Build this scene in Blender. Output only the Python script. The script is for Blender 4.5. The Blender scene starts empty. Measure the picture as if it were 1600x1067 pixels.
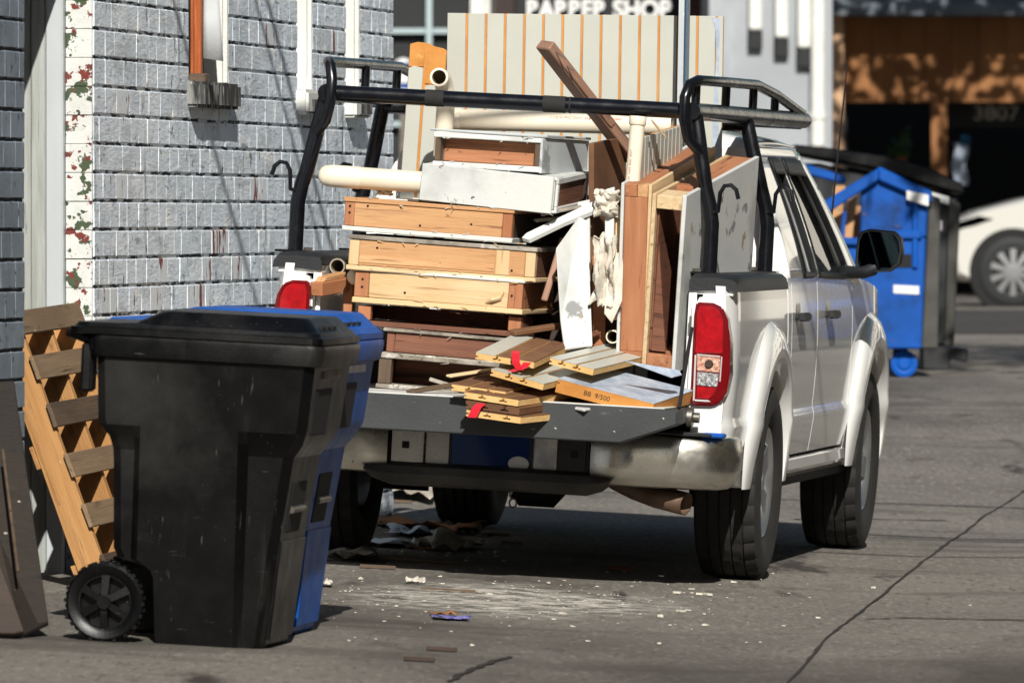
import bpy, bmesh, math, random
from mathutils import Vector, Matrix, noise
random.seed(7)
S = bpy.context.scene
COL = S.collection
rad = math.radians
# ------------------------------------------------------------------ camera, sky, sun, exposure
F = 13333.0; CAMH = 1.425; HORY = 340.0          # 300 mm lens on a 1600 px wide picture, eye height, horizon row
ALLEY = rad(9.0)                                 # the alley runs 9 degrees to the right of the view
cam = bpy.data.cameras.new('camera'); cam.lens = 300; cam.sensor_width = 36; cam.clip_start = .5; cam.clip_end = 2000
co = bpy.data.objects.new('camera', cam); COL.objects.link(co); S.camera = co
co.location = (0, 0, CAMH); co.rotation_euler = (rad(90) - math.atan((533.5 - HORY) / F), 0, 0)
cam.dof.use_dof = True; cam.dof.focus_distance = 32.6; cam.dof.aperture_fstop = 8.0
SUNV = Vector((-.137, 1.44, -1.0)).normalized()  # direction the light travels
w = bpy.data.worlds.new('World'); S.world = w; w.use_nodes = True
nt = w.node_tree; bg = nt.nodes['Background']
sky = nt.nodes.new('ShaderNodeTexSky'); sky.sky_type = 'NISHITA'; sky.sun_disc = False
sky.sun_elevation = math.asin(-SUNV.z); sky.sun_rotation = math.atan2(-SUNV.x, -SUNV.y)
nt.links.new(sky.outputs[0], bg.inputs[0]); bg.inputs[1].default_value = .05
sl = bpy.data.lights.new('sun', 'SUN'); sl.energy = 5.0; sl.angle = rad(.5); sl.color = (1, .965, .90)
so = bpy.data.objects.new('sun', sl); COL.objects.link(so); so.rotation_euler = SUNV.to_track_quat('-Z', 'Y').to_euler(); so.location = (0, -20, 40)
S.view_settings.view_transform = 'Standard'; S.view_settings.look = 'None'; S.view_settings.gamma = 1
S.view_settings.exposure = 0.22
# ------------------------------------------------------------------ frames and measuring
SA, CA = math.sin(ALLEY), math.cos(ALLEY)
AM = Matrix.Rotation(-ALLEY, 4, 'Z')             # alley frame: u across (to the right), v along, z up
TM = Matrix.Translation((.084, 33.87, .043)) @ Matrix.Rotation(-rad(9.4), 4, 'Z') @ Matrix.Rotation(rad(3), 4, 'Y')   # truck frame
TI = TM.inverted(); TMK = TM @ Matrix.Diagonal((1.025, 1, 1, 1))
def gz(x, y):
    u = CA * x - SA * y; v = SA * x + CA * y
    z = -.052 * (min(max(u, -8), -3.9) + 4.41) * (1 - min(max((v - 40) / 10, 0), 1))
    t = min(max((v - 39) / 15, 0), 1); z += .44 * t * t * (3 - 2 * t)
    t = min(max((v - 54) / 26, 0), 1); return z + .13 * t
def D(px, py, y):                                # point seen at a photo pixel, at distance y
    return Vector(((px - 800) / F * y, y, CAMH - (py - HORY) / F * y))
def G(px, py):                                   # ground point seen at a photo pixel
    y = 30.0
    for i in range(60):
        zz = gz((px - 800) / F * y, y); y = .5 * y + .5 * (CAMH - zz) * F / (py - HORY)
    p = D(px, py, y); p.z = gz(p.x, p.y); return p
def T(px, py, Y=None, X=None):                   # the same in the truck's own frame, at a given Y or X
    o = TI @ Vector((0, 0, CAMH)); d = TI.to_3x3() @ Vector(((px - 800) / F, 1, -(py - HORY) / F))
    t = (Y - o.y) / d.y if Y is not None else (X - o.x) / d.x
    return o + d * t
# ------------------------------------------------------------------ materials
def hx(s):
    c = [int(s[i:i+2], 16) / 255 for i in (0, 2, 4)]
    return tuple(v / 12.92 if v < .04045 else ((v + .055) / 1.055) ** 2.4 for v in c) + (1,)
def mat(name, col, rough=.6, metal=0, var=None, scale=4, stretch=(1, 1, 1), vlo=.35, vhi=.65, bump=0, bscale=40, bstretch=None,
        spots=(), coat=0, spec=.5, detail=6, rvar=0, rnd=True, tint=0, world=False):
    m = bpy.data.materials.new(name); m.use_nodes = True; n = m.node_tree.nodes; L = m.node_tree.links
    b = n['Principled BSDF']; b.inputs['Roughness'].default_value = rough; b.inputs['Metallic'].default_value = metal
    b.inputs['Coat Weight'].default_value = coat; b.inputs['Coat Roughness'].default_value = .04; b.inputs['Specular IOR Level'].default_value = spec
    c0 = hx(col); b.inputs['Base Color'].default_value = c0
    if var is None and not spots and not bump: return m
    tc = n.new('ShaderNodeTexCoord'); oi = n.new('ShaderNodeObjectInfo')
    mul = n.new('ShaderNodeVectorMath'); mul.operation = 'SCALE'; mul.inputs[0].default_value = (37, 19, 53); mul.inputs['Scale'].default_value = 0
    if rnd: L.new(oi.outputs['Random'], mul.inputs['Scale'])
    add = n.new('ShaderNodeVectorMath'); L.new(n.new('ShaderNodeNewGeometry').outputs['Position'] if world else tc.outputs['Object'], add.inputs[0]); L.new(mul.outputs[0], add.inputs[1])
    def nz(sc, st, det=detail, rough_=.6):
        mp = n.new('ShaderNodeMapping'); mp.inputs['Scale'].default_value = st; L.new(add.outputs[0], mp.inputs[0])
        t = n.new('ShaderNodeTexNoise'); t.inputs['Scale'].default_value = sc; t.inputs['Detail'].default_value = det; t.inputs['Roughness'].default_value = rough_
        L.new(mp.outputs[0], t.inputs['Vector']); return t.outputs['Fac']
    def rng(f, lo, hi):
        r = n.new('ShaderNodeMapRange'); r.inputs['From Min'].default_value = lo; r.inputs['From Max'].default_value = hi; L.new(f, r.inputs[0]); return r.outputs[0]
    def mix(f, A, B):
        x = n.new('ShaderNodeMix'); x.data_type = 'RGBA'; L.new(f, x.inputs[0])
        for s, v in ((6, A), (7, B)):
            if isinstance(v, tuple): x.inputs[s].default_value = v
            else: L.new(v, x.inputs[s])
        return x.outputs[2]
    cur = c0
    if var is not None:
        cur = mix(rng(nz(scale, stretch), vlo, vhi), cur, hx(var))
    for sp in spots:                               # (colour, scale, lo, hi, stretch)
        cur = mix(rng(nz(sp[1], sp[4] if len(sp) > 4 else (1, 1, 1)), sp[2], sp[3]), cur, hx(sp[0]))
    if tint:                                       # each piece a little lighter or darker than the next
        hs = n.new('ShaderNodeHueSaturation'); vr = n.new('ShaderNodeMapRange'); vr.inputs['To Min'].default_value = 1 - tint; vr.inputs['To Max'].default_value = 1 + tint * .5
        L.new(oi.outputs['Random'], vr.inputs[0]); L.new(vr.outputs[0], hs.inputs['Value'])
        if isinstance(cur, tuple): hs.inputs['Color'].default_value = cur
        else: L.new(cur, hs.inputs['Color'])
        cur = hs.outputs[0]
    if not isinstance(cur, tuple): L.new(cur, b.inputs['Base Color'])
    if rvar:
        r = rng(nz(scale * 2.3, stretch), .3, .7); mm = n.new('ShaderNodeMapRange'); mm.inputs['To Min'].default_value = max(rough - rvar, .02); mm.inputs['To Max'].default_value = min(rough + rvar, 1)
        L.new(r, mm.inputs[0]); L.new(mm.outputs[0], b.inputs['Roughness'])
    if bump:
        bp = n.new('ShaderNodeBump'); bp.inputs['Strength'].default_value = bump; bp.inputs['Distance'].default_value = .01
        L.new(nz(bscale, bstretch or stretch, 8, .65), bp.inputs['Height']); L.new(bp.outputs[0], b.inputs['Normal'])
    return m
def glass(name, tint, gl=.06, facing=.5):
    m = bpy.data.materials.new(name); m.use_nodes = True; n = m.node_tree.nodes; L = m.node_tree.links
    out = n['Material Output']; n.remove(n['Principled BSDF'])
    t = n.new('ShaderNodeBsdfTransparent'); t.inputs[0].default_value = tint + (1,)
    g = n.new('ShaderNodeBsdfGlossy'); g.inputs['Roughness'].default_value = .02
    fr = n.new('ShaderNodeFresnel'); fr.inputs[0].default_value = 1.5
    mx = n.new('ShaderNodeMixShader'); L.new(fr.outputs[0], mx.inputs[0]); L.new(t.outputs[0], mx.inputs[1]); L.new(g.outputs[0], mx.inputs[2]); L.new(mx.outputs[0], out.inputs[0])
    return m
WG = (.9, 16, 16)                                  # grain runs along a plank's own x
def wood(name, c, v, d, **k):
    return mat(name, c, k.pop('rough', .7), var=v, scale=2.6, stretch=WG, vlo=.3, vhi=.72, bump=.3, bscale=14, bstretch=(.6, 14, 14), tint=.12,
               spots=[(v, .9, .45, .62, (1, 2, 2)), (d, 9, .60, .70, (.35, 5, 5)), ('3a2c20', 4.5, .66, .78, (.8, 2.2, 2.2)), ('e6ddcc', 11, .715, .74, (.6, 2, 2)), ('241a12', 45, .735, .75), (d, 2.2, .60, .74, (.5, 9, 9)), (d, 7, .70, .76, (1, 1.6, 1.6))] + list(k.pop('extra', [])), **k)
M = {}
M['pine'] = wood('pine', 'dfc6a0', 'cbab7c', 'a07a50')
M['fir'] = wood('fir', 'cda274', 'b6875a', '7d5232')
M['orange_wood'] = wood('orange_wood', 'b9805a', '9f6440', '64381f')
M['red_wood'] = wood('red_wood', '85553e', '68402d', '372014')
M['stud_wood'] = wood('stud_wood', 'a8856f', '8a6754', '3a281f', extra=[('bba995', 5, .66, .74, (.6, 8, 8))])
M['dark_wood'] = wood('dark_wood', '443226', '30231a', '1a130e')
M['old_wood'] = wood('old_wood', '6d5a46', '4a3a2c', '2a2018')
M['grey_edge'] = mat('grey_edge', 'a79f92', .85, var='6f675c', scale=9, bump=.6, spots=[('d6d2c8', 7, .58, .64), ('4a423a', 14, .62, .7)])
M['white_board'] = mat('white_board', 'cfcfc9', .6, var='c6c8c6', scale=3, bump=.12, bscale=60, spots=[('a9aaa6', 1.7, .55, .66), ('7d7f7e', 4.3, .63, .655), ('5d5b58', 9, .69, .71), ('9c8465', 5.5, .67, .70), ('3e3a36', 24, .70, .72)])
M['grey_board'] = mat('grey_board', 'c3c7c8', .6, var='aeb4b6', scale=2, bump=.1, bscale=60, spots=[('8f9394', 3.1, .60, .63), ('4e4f50', 7, .68, .70), ('e0e2e2', 6, .66, .68)])
M['laminate'] = mat('laminate', 'b9b9ae', .38, var='b0b1a8', scale=2.5, spots=[('e6e6e0', 9, .76, .78), ('9a9a90', 14, .77, .79)])
M['mdf'] = mat('mdf', 'c98c46', .85, var='b57836', scale=7, bump=.3, bscale=60, spots=[('e0ac62', 5, .62, .7)])
M['mdf_pale'] = mat('mdf_pale', 'ddb87c', .85, var='caa062', scale=9, bump=.3, bscale=60)
M['brown_hb'] = mat('brown_hb', '7a5538', .75, var='5f3f28', scale=4, bump=.1)
M['pvc'] = mat('pvc', 'e9dfcb', .35, var='dcd0b8', scale=3, spots=[('a8977c', 6, .69, .76)])
M['pvc_in'] = mat('pvc_in', '8a7a60', .6)
M['paper'] = mat('paper', 'd5cfc2', .85, var='b9b2a4', scale=9, bump=.3)
M['plaster'] = mat('plaster', 'd6d0c4', .9, var='bfb6a6', scale=12, bump=.5)
M['red_tape'] = mat('red_tape', 'c8172b', .4)
M['ink'] = mat('ink', '3a2a1c', .9)
M['red_ink'] = mat('red_ink', 'b8605a', .8)
M['black_metal'] = mat('black_metal', '0b0c10', .24, var='101218', scale=6, rvar=.08, bump=.03, bscale=40, spots=[('4a3a2c', 9, .73, .79)])
M['black_plastic'] = mat('black_plastic', '040405', .36, var='070708', scale=5, spec=.35, bump=.1, bscale=160, rvar=.07, spots=[('1f1f1d', 3, .6, .8, (5, 5, .5)), ('4c4a45', 13, .69, .73, (.5, .5, 9)), ('45433f', 11, .67, .72, (9, 9, .4)), ('77746c', 5, .735, .75, (.5, .5, 12)), ('2c2b29', 1.4, .55, .75), ('55534d', 30, .74, .76)])
M['gate_plastic'] = mat('gate_plastic', '383b3c', .55, var='2e3132', scale=4, bump=.12, bscale=120, spots=[('85898a', 7, .68, .76, (.5, 2, 3)), ('2c2e30', 5, .64, .72), ('9b9d9c', 26, .68, .71, (.5, 1, 2))])
M['step_plastic'] = mat('step_plastic', '4a4844', .6, var='2c2b29', scale=5, bump=.15, bscale=90)
M['black_trim'] = mat('black_trim', '16171a', .5, var='1f2124', scale=6, bump=.15, bscale=120)
M['blue_plastic'] = mat('blue_plastic', '0a58b4', .45, var='074c9c', scale=4, rvar=.08, bump=.08, bscale=160, spec=.35, spots=[('6f93bb', 4, .70, .82, (3, 3, .5))])
M['blue_bin'] = mat('blue_bin', '004ea6', .6, var='00448f', scale=3, bump=.1, spec=.25, spots=[('1a5fae', 3, .66, .76), ('062c5c', 2, .58, .70), ('5a4a3c', 14, .68, .72), ('3c3a38', 8, .74, .77)])
M['blue_paint'] = mat('blue_paint', '1d5f86', .35, var='17506f', scale=4, spots=[('c9d2d4', 12, .74, .76)])
M['car_paint'] = mat('car_paint', 'e9e9e6', .22, var='e2e1dd', scale=1.2, coat=1, spots=[('b3ac9e', 3, .72, .88), ('8a8172', 30, .74, .79)])
M['car_far'] = mat('car_far', 'c4c2ba', .25, coat=.8)
M['chrome'] = mat('chrome', 'e2dfd6', .30, 1, var='ccc8bc', scale=3, rvar=.1, bump=.12, bscale=8, spots=[('6e6656', 5, .62, .80), ('4a4234', 22, .68, .74)])
M['alloy'] = mat('alloy', 'b9bbbd', .28, .9)
M['steel'] = mat('steel', '8d8a84', .4, .9, var='6c665c', scale=12)
M['rust'] = mat('rust', '5a4636', .6, .5, var='776050', scale=9, bump=.2, spots=[('3a2a20', 6, .6, .7)])
M['rubber'] = mat('rubber', '1b1a19', .85, var='262422', scale=8, bump=.25, bscale=60, spots=[('3d3830', 5, .64, .8)])
M['under'] = mat('under', '0c0b0a', .8)
M['red_lens'] = mat('red_lens', 'b00c16', .12, var='8c0810', scale=30, bump=.25, bscale=130, coat=1)
M['dark_red'] = mat('dark_red', '6a070c', .15, coat=1)
M['amber_lens'] = mat('amber_lens', 'a2553a', .2, var='d8b8a0', scale=110, bump=.5, bscale=160, coat=1)
M['clear_lens'] = mat('clear_lens', 'c8c8c8', .15, .3, var='5a5a5c', scale=90, bump=.6, bscale=160, coat=1)
M['lens_trim'] = mat('lens_trim', 'd8cfcc', .3, .3)
M['glass'] = glass('glass', (.72, .74, .70))
M['glass_sky'] = mat('glass_sky', '0f2c47', .05, .0, spec=1.0, coat=1)  # blue of the reflected sky is put into the glass colour
M['mirror'] = mat('mirror', '2c3a44', .03, 1)
M['plate'] = mat('plate', '15356f', .12, .3, coat=1)
M['white_mark'] = mat('white_mark', 'd9d9d6', .5)
M['beige'] = mat('beige', 'cdb892', .8)
M['ground'] = mat('ground', '746f67', .93, var='5f5b54', scale=.5, bump=.8, bscale=26, vlo=.36, vhi=.66,
                  spots=[('847e75', 40, .52, .66, (1, .16, 1)), ('575149', 36, .55, .68, (1, .14, 1)), ('948e84', 70, .66, .71, (1, .16, 1)), ('3f372e', 60, .67, .72, (1, .14, 1)), ('827b71', 38, .52, .74), ('48433c', .8, .53, .68, (.45, 1, 1)), ('4a4238', 3.1, .62, .74, (1, .35, 1)), ('2f2821', 17, .66, .72), ('a79d8e', 44, .66, .72), ('3a342d', .33, .55, .70, (.8, .25, 1)), ('2a2520', 2.2, .68, .72, (1.6, .12, 1)), ('332d27', 1.1, .63, .69, (1.4, .3, 1))])
M['crack'] = mat('crack', '231d18', .95)
M['street'] = mat('street', '3b3733', .9, var='2f2c29', scale=.5, bump=.4, bscale=30)
M['chips'] = mat('chips', 'd8d2c4', .8, var='b7b0a0', scale=30)
M['brick_paint'] = mat('brick_paint', 'e9f0f7', .7, var='dbe5ee', scale=5, bump=.65, bscale=60, bstretch=(1, .2, 1), tint=.05, rnd=False, world=True,
                       spots=[('f4f5f3', 4, .55, .72), ('c3ccd3', 1.6, .55, .72), ('cdd4d9', 9, .53, .60, (1, .25, 1)), ('f6f7f5', 14, .60, .66, (1, .22, 1)), ('a4abb1', 34, .62, .66, (1, .2, 1)), ('4a4f53', 22, .63, .67, (1, 1, .4)), ('8a9095', 3.5, .62, .70, (1, 1.6, .22)), ('6a7074', 7, .69, .73, (1, 1.2, .3)), ('6d2c20', 5, .72, .73, (1, 2.4, .5)), ('2c3034', 60, .67, .70)])
M['brick_bare'] = mat('brick_bare', 'dfe4e7', .8, var='7c3a2c', scale=6, stretch=(1, 2.5, .7), vlo=.55, vhi=.58, bump=.3, bscale=50, spots=[('4b524c', 18, .64, .68), ('d6d8d8', 6, .62, .64)])
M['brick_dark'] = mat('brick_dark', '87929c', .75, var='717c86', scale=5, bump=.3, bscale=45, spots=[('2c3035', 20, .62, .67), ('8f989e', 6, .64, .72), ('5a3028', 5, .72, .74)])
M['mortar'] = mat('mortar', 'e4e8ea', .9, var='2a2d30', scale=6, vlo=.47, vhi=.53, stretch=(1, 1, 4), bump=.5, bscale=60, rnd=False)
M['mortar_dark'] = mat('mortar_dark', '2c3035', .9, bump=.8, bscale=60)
M['peel'] = mat('peel', 'd2d3ce', .7, var='c6c7c2', scale=9, bump=.35, bscale=45, rnd=False,
                spots=[('3f4d33', 13, .575, .585), ('6f2a20', 10.5, .575, .583), ('384530', 26, .62, .63), ('662a22', 22, .625, .635), ('8f8d84', 40, .66, .68)])
M['frame_white'] = mat('frame_white', 'dcdcd6', .6, var='cfcfc8', scale=5, bump=.3, spots=[('7a7a74', 9, .70, .73), ('b5b0a2', 4, .62, .72)])
M['frame_grey'] = mat('frame_grey', 'a9aca8', .7, var='8f928c', scale=3, stretch=(12, 12, .8), bump=.4, bscale=16, spots=[('5a5c58', 4, .64, .72, (14, 14, .7))])
M['frame_smooth'] = mat('frame_smooth', 'b8bdbf', .55, var='a6abac', scale=3, stretch=(1, 1, .3), spots=[('5c5c58', 14, .73, .75)])
M['sill'] = mat('sill', '8a8a86', .9, var='2e2d2b', scale=7, stretch=(3, 3, .5), vlo=.4, vhi=.55, bump=.9, bscale=30, bstretch=(3, 3, .5), spots=[('cfcfc8', 12, .62, .66, (3, 3, .5))])
M['orange_frame'] = mat('orange_frame', 'b4602a', .6, var='8a3f18', scale=5, stretch=(9, 9, .6), bump=.4, bscale=20, spots=[('dcd2c0', 8, .71, .74)])
M['pallet'] = wood('pallet', 'b98a55', 'a37440', '6b4626', extra=[('5a3a22', 3, .66, .74, (1, 4, 4))])
M['pallet_grey'] = wood('pallet_grey', '8a7358', '6f5b45', '3c2f22')
M['grey_wall'] = mat('grey_wall', '9da1a5', .8, var='8f9397', scale=.7, spots=[('b5b8ba', 1.2, .6, .75, (1, 1, .3))])
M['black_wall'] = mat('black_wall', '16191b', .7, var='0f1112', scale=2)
M['mullion'] = mat('mullion', '9fb0b2', .5)
M['brown_band'] = mat('brown_band', '2b1c15', .7, var='5a3320', scale=.8, vlo=.45, vhi=.6)
M['garage_wood'] = mat('garage_wood', '9c6a3c', .75, var='80522c', scale=2, stretch=(1, 1, .3))
M['roof_grey'] = mat('roof_grey', '5a646e', .7, var='737b82', scale=2)
M['bark'] = mat('bark', '3a2c20', .9, bump=.5)
M['leaf'] = mat('leaf', '3f5a2a', .6, var='55702f', scale=3)
M['green'] = mat('green', '3f6a34', .6)
M['pole_red'] = mat('pole_red', 'b8242a', .4)
M['pole_blue'] = mat('pole_blue', '22428a', .4)
M['panel_wood'] = wood('panel_wood', '2c2218', '1f1811', '110d09')
M['grey_shaded'] = mat('grey_shaded', '4a4945', .8, var='35342f', scale=4)  # grey with the shade of the blue dumpster's end wall put in
M['tan_post'] = mat('tan_post', 'c9a27e', .7)
M['dust'] = mat('dust', 'b9b0a2', .95, var='a39989', scale=20)
M['purple'] = mat('purple', '4a4a9a', .4, var='8a86c0', scale=40)
M['cardboard'] = mat('cardboard', '9a6b42', .85, var='845634', scale=8)
M['bag'] = mat('bag', 'b9c3cf', .35, var='8f9cae', scale=14, bump=.3)
M['far_plaster'] = mat('far_plaster', 'd9d4c8', .85)
M['right_wall'] = mat('right_wall', 'd8c7a6', .85, var='cdbb98', scale=.8)
# ------------------------------------------------------------------ mesh building
def frame(o, ex, up=Vector((0, 0, 1))):            # x along ex, z as near to up as it goes
    ex = Vector(ex).normalized(); ey = Vector(up).cross(ex).normalized(); ez = ex.cross(ey)
    m = Matrix((ex, ey, ez)).transposed().to_4x4(); m.translation = o; return m
WMX = {}
class MB:
    def __init__(s): s.v = []; s.f = []
    def add(s, vs, fs):
        n = len(s.v); s.v += [Vector(p) for p in vs]; s.f += [tuple(i + n for i in f) for f in fs]; return s
    def box(s, x0, x1, y0, y1, z0, z1, m=None):
        p = [Vector((x, y, z)) for z in (z0, z1) for x, y in ((x0, y0), (x1, y0), (x1, y1), (x0, y1))]
        if m: p = [m @ q for q in p]
        return s.add(p, [(3, 2, 1, 0), (4, 5, 6, 7), (0, 1, 5, 4), (1, 2, 6, 5), (2, 3, 7, 6), (3, 0, 4, 7)])
    def hexa(s, b, t):                             # bottom ring and top ring of four points, counter-clockwise from above
        return s.add(list(b) + list(t), [(3, 2, 1, 0), (4, 5, 6, 7), (0, 1, 5, 4), (1, 2, 6, 5), (2, 3, 7, 6), (3, 0, 4, 7)])
    def ring_loft(s, rings, cap=True):
        n = len(rings[0]); k = len(rings); vs = [p for r in rings for p in r]
        fs = [(i*n+j, i*n+(j+1) % n, (i+1)*n+(j+1) % n, (i+1)*n+j) for i in range(k-1) for j in range(n)]
        if cap: fs += [tuple(range(n))[::-1], tuple((k-1)*n+j for j in range(n))]
        return s.add(vs, fs)
    def tube(s, path, r, n=12, cap=True, squash=1):
        P = [Vector(p) for p in path]; rr = r if isinstance(r, (list, tuple)) else [r]*len(P); rings = []
        t0 = (P[1]-P[0]).normalized(); a = t0.orthogonal().normalized()
        for i, p in enumerate(P):
            t = ((P[min(i+1, len(P)-1)]-p).normalized() + (p-P[max(i-1, 0)]).normalized()).normalized()
            a = (a - t*a.dot(t)).normalized(); b = t.cross(a)
            rings.append([p + (a*math.cos(q) + b*math.sin(q)*squash)*rr[i] for q in (2*math.pi*j/n for j in range(n))])
        return s.ring_loft(rings, cap)
    def lathe(s, prof, n=32, m=None, closed=False):    # prof: (r, h), about local x
        rings = [[Vector((h, r*math.cos(q), r*math.sin(q))) for q in (2*math.pi*j/n for j in range(n))] for r, h in prof]
        if m: rings = [[m @ p for p in r] for r in rings]
        if closed: rings.append(rings[0])
        return s.ring_loft(rings, False)
    def prism(s, poly, y0, y1, m=None):            # poly in x, z; pushed along y
        n = len(poly); vs = [Vector((x, y0, z)) for x, z in poly] + [Vector((x, y1, z)) for x, z in poly]
        if m: vs = [m @ q for q in vs]
        return s.add(vs, [tuple(range(n)), tuple(range(2*n-1, n-1, -1))] + [(i, n+i, n+(i+1) % n, (i+1) % n) for i in range(n)])
    def grid(s, fn, nu, nv):
        vs = [fn(i/nu, j/nv) for i in range(nu+1) for j in range(nv+1)]
        return s.add(vs, [(i*(nv+1)+j, (i+1)*(nv+1)+j, (i+1)*(nv+1)+j+1, i*(nv+1)+j+1) for i in range(nu) for j in range(nv)])
    def build(s, name, m, parent=None, world=None, bevel=0, smooth=False, seg=1, weld=False, solid=0, angle=40):
        # vertices are in `world` (a frame); with a parent the mesh keeps that frame as its own
        me = bpy.data.meshes.new(name); W = world or (WMX[parent] if parent else Matrix())
        vs = s.v; 
        if parent is None:                          # a thing of its own: origin at the middle of its base
            lo = Vector([min(p[i] for p in vs) for i in range(3)]); hi = Vector([max(p[i] for p in vs) for i in range(3)])
            c = Vector(((lo.x+hi.x)/2, (lo.y+hi.y)/2, lo.z)); vs = [p - c for p in vs]; W = W @ Matrix.Translation(c)
        me.from_pydata([tuple(p) for p in vs], [], s.f); me.materials.append(M[m])
        bm = bmesh.new(); bm.from_mesh(me)
        if weld: bmesh.ops.remove_doubles(bm, verts=bm.verts, dist=1e-5)
        bmesh.ops.recalc_face_normals(bm, faces=bm.faces)
        if bevel:
            es = [e for e in bm.edges if len(e.link_faces) == 2 and e.calc_face_angle(0) > .5]
            bmesh.ops.bevel(bm, geom=es, offset=bevel, segments=seg, affect='EDGES', clamp_overlap=True)
        if smooth:
            for f in bm.faces: f.smooth = True
            for e in bm.edges:
                if len(e.link_faces) == 2 and e.calc_face_angle(0) > rad(angle): e.smooth = False
        bm.to_mesh(me); bm.free()
        return put(name, me, parent, W, solid)
def put(name, me, parent, W, solid=0):
    o = bpy.data.objects.new(name, me); COL.objects.link(o); WMX[o] = W
    if parent: o.parent = parent; o.matrix_basis = WMX[parent].inverted() @ W
    else: o.matrix_world = W
    if solid:
        md = o.modifiers.new('thickness', 'SOLIDIFY'); md.thickness = solid; md.offset = 0
    return o
def tag(o, label=None, cat=None, group=None, kind=None):
    for k, v in (('label', label), ('category', cat), ('group', group), ('kind', kind)):
        if v: o[k] = v
    return o
def thing(name, W, label, cat, group=None):
    o = bpy.data.objects.new(name, None); o.empty_display_size = .1; COL.objects.link(o); o.matrix_world = W; WMX[o] = W
    return tag(o, label, cat, group)
def plank(name, m, parent, x, y, z, bevel=.0025, W=None):   # box whose own x axis is its longest side
    W = W or (WMX[parent] if parent else Matrix()); d = [x[1]-x[0], y[1]-y[0], z[1]-z[0]]; c = Vector(((x[0]+x[1])/2, (y[0]+y[1])/2, (z[0]+z[1])/2))
    k = d.index(max(d)); ax = [Vector((1, 0, 0)), Vector((0, 1, 0)), Vector((0, 0, 1))]
    f = frame(c, ax[k], ax[(k+2) % 3] if k != 2 else ax[0]); inv = f.inverted().to_3x3()
    h = Vector((d[0]/2, d[1]/2, d[2]/2)); e = inv @ h; e = Vector((abs(e.x), abs(e.y), abs(e.z)))
    b = MB().box(-e.x, e.x, -e.y, e.y, -e.z, e.z); jt = .0022 if e.x > .1 else .001
    b.v = [p + Vector((random.uniform(-1, 1), random.uniform(-.6, .6), random.uniform(-.6, .6)))*jt for p in b.v]        # sawn pieces are never quite true
    if parent: return b.build(name, m, parent, W @ f, bevel=bevel)
    o = b.build(name, m, None, W @ f, bevel=bevel); return o
def copy_tree(o, parent=None, W=None):
    c = o.copy(); COL.objects.link(c); WMX[c] = W or WMX[o]
    if parent: c.parent = parent
    else: c.matrix_world = W
    for ch in [q for q in o.children]:
        copy_tree(ch, c, WMX[ch])
    return c
def text_mesh(name, body, size, depth, m, parent, W, bold=0):
    cu = bpy.data.curves.new(name, 'FONT'); cu.body = body; cu.size = size; cu.extrude = depth; cu.offset = bold; cu.align_x = 'CENTER'; cu.align_y = 'CENTER'
    t = bpy.data.objects.new(name, cu); COL.objects.link(t); bpy.context.view_layer.update()
    me = bpy.data.meshes.new_from_object(t.evaluated_get(bpy.context.evaluated_depsgraph_get())); bpy.data.objects.remove(t)
    me.materials.clear(); me.materials.append(M[m]); return put(name, me, parent, W)
# ------------------------------------------------------------------ ground
def steps(a, b, n): return [a + (b-a)*i/n for i in range(n)]
us = steps(-90, -12, 10) + steps(-12, -8, 4) + steps(-8, -2, 24) + steps(-2, 10, 10) + steps(10, 90, 8) + [90]
vs_ = steps(-60, 15, 15) + steps(15, 60, 60) + steps(60, 100, 20) + steps(100, 600, 10) + [600]
def aw(u, v, dz=0):
    p = AM @ Vector((u, v, 0)); p.z = gz(p.x, p.y) + dz; return p
g = MB(); g.add([aw(u, v) for u in us for v in vs_], [(i*len(vs_)+j, (i+1)*len(vs_)+j, (i+1)*len(vs_)+j+1, i*len(vs_)+j+1) for i in range(len(us)-1) for j in range(len(vs_)-1)])
ground = tag(g.build('ground', 'ground', smooth=True), kind='structure', label='worn grey brown alley pavement with cracks and stains')
st = MB(); st.grid(lambda i, j: aw(-30 + 80*i, 67 + 12*j, .006), 40, 8); tag(st.build('street', 'street', smooth=True), kind='structure')
def crack(pts, wid, sub=5, name='pavement_crack', m='crack'):
    P = [G(*p) for p in pts]; Q = []
    for a, b in zip(P, P[1:]):
        for k in range(sub):
            q = a.lerp(b, k/sub); Q.append(q)
    Q.append(P[-1]); c = MB(); L_ = []; R_ = []
    for i, q in enumerate(Q):
        t = (Q[min(i+1, len(Q)-1)] - Q[max(i-1, 0)]).normalized(); n = Vector((-t.y, t.x, 0)); q = q + n*random.uniform(-.6, .6)*wid
        ww = wid*random.uniform(.5, 1.3)
        for s, A in ((1, L_), (-1, R_)):
            r = q + n*ww*s; r.z = gz(r.x, r.y) + .004; A.append(r)
    n = len(Q); c.add(L_ + R_, [(i, i+1, n+i+1, n+i) for i in range(n-1)])
    return c.build(name, m, ground, Matrix())
crack([(1225, 1075), (1300, 990), (1352, 952), (1440, 880), (1480, 850), (1540, 805), (1605, 765)], .007, 12)
crack([(1350, 968), (1420, 966), (1600, 970)], .02, 7)
crack([(700, 1066), (735, 1048), (775, 1033), (800, 1027)], .012, 9)
crack([(1240, 812), (1330, 811), (1480, 814)], .02, 7)
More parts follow.
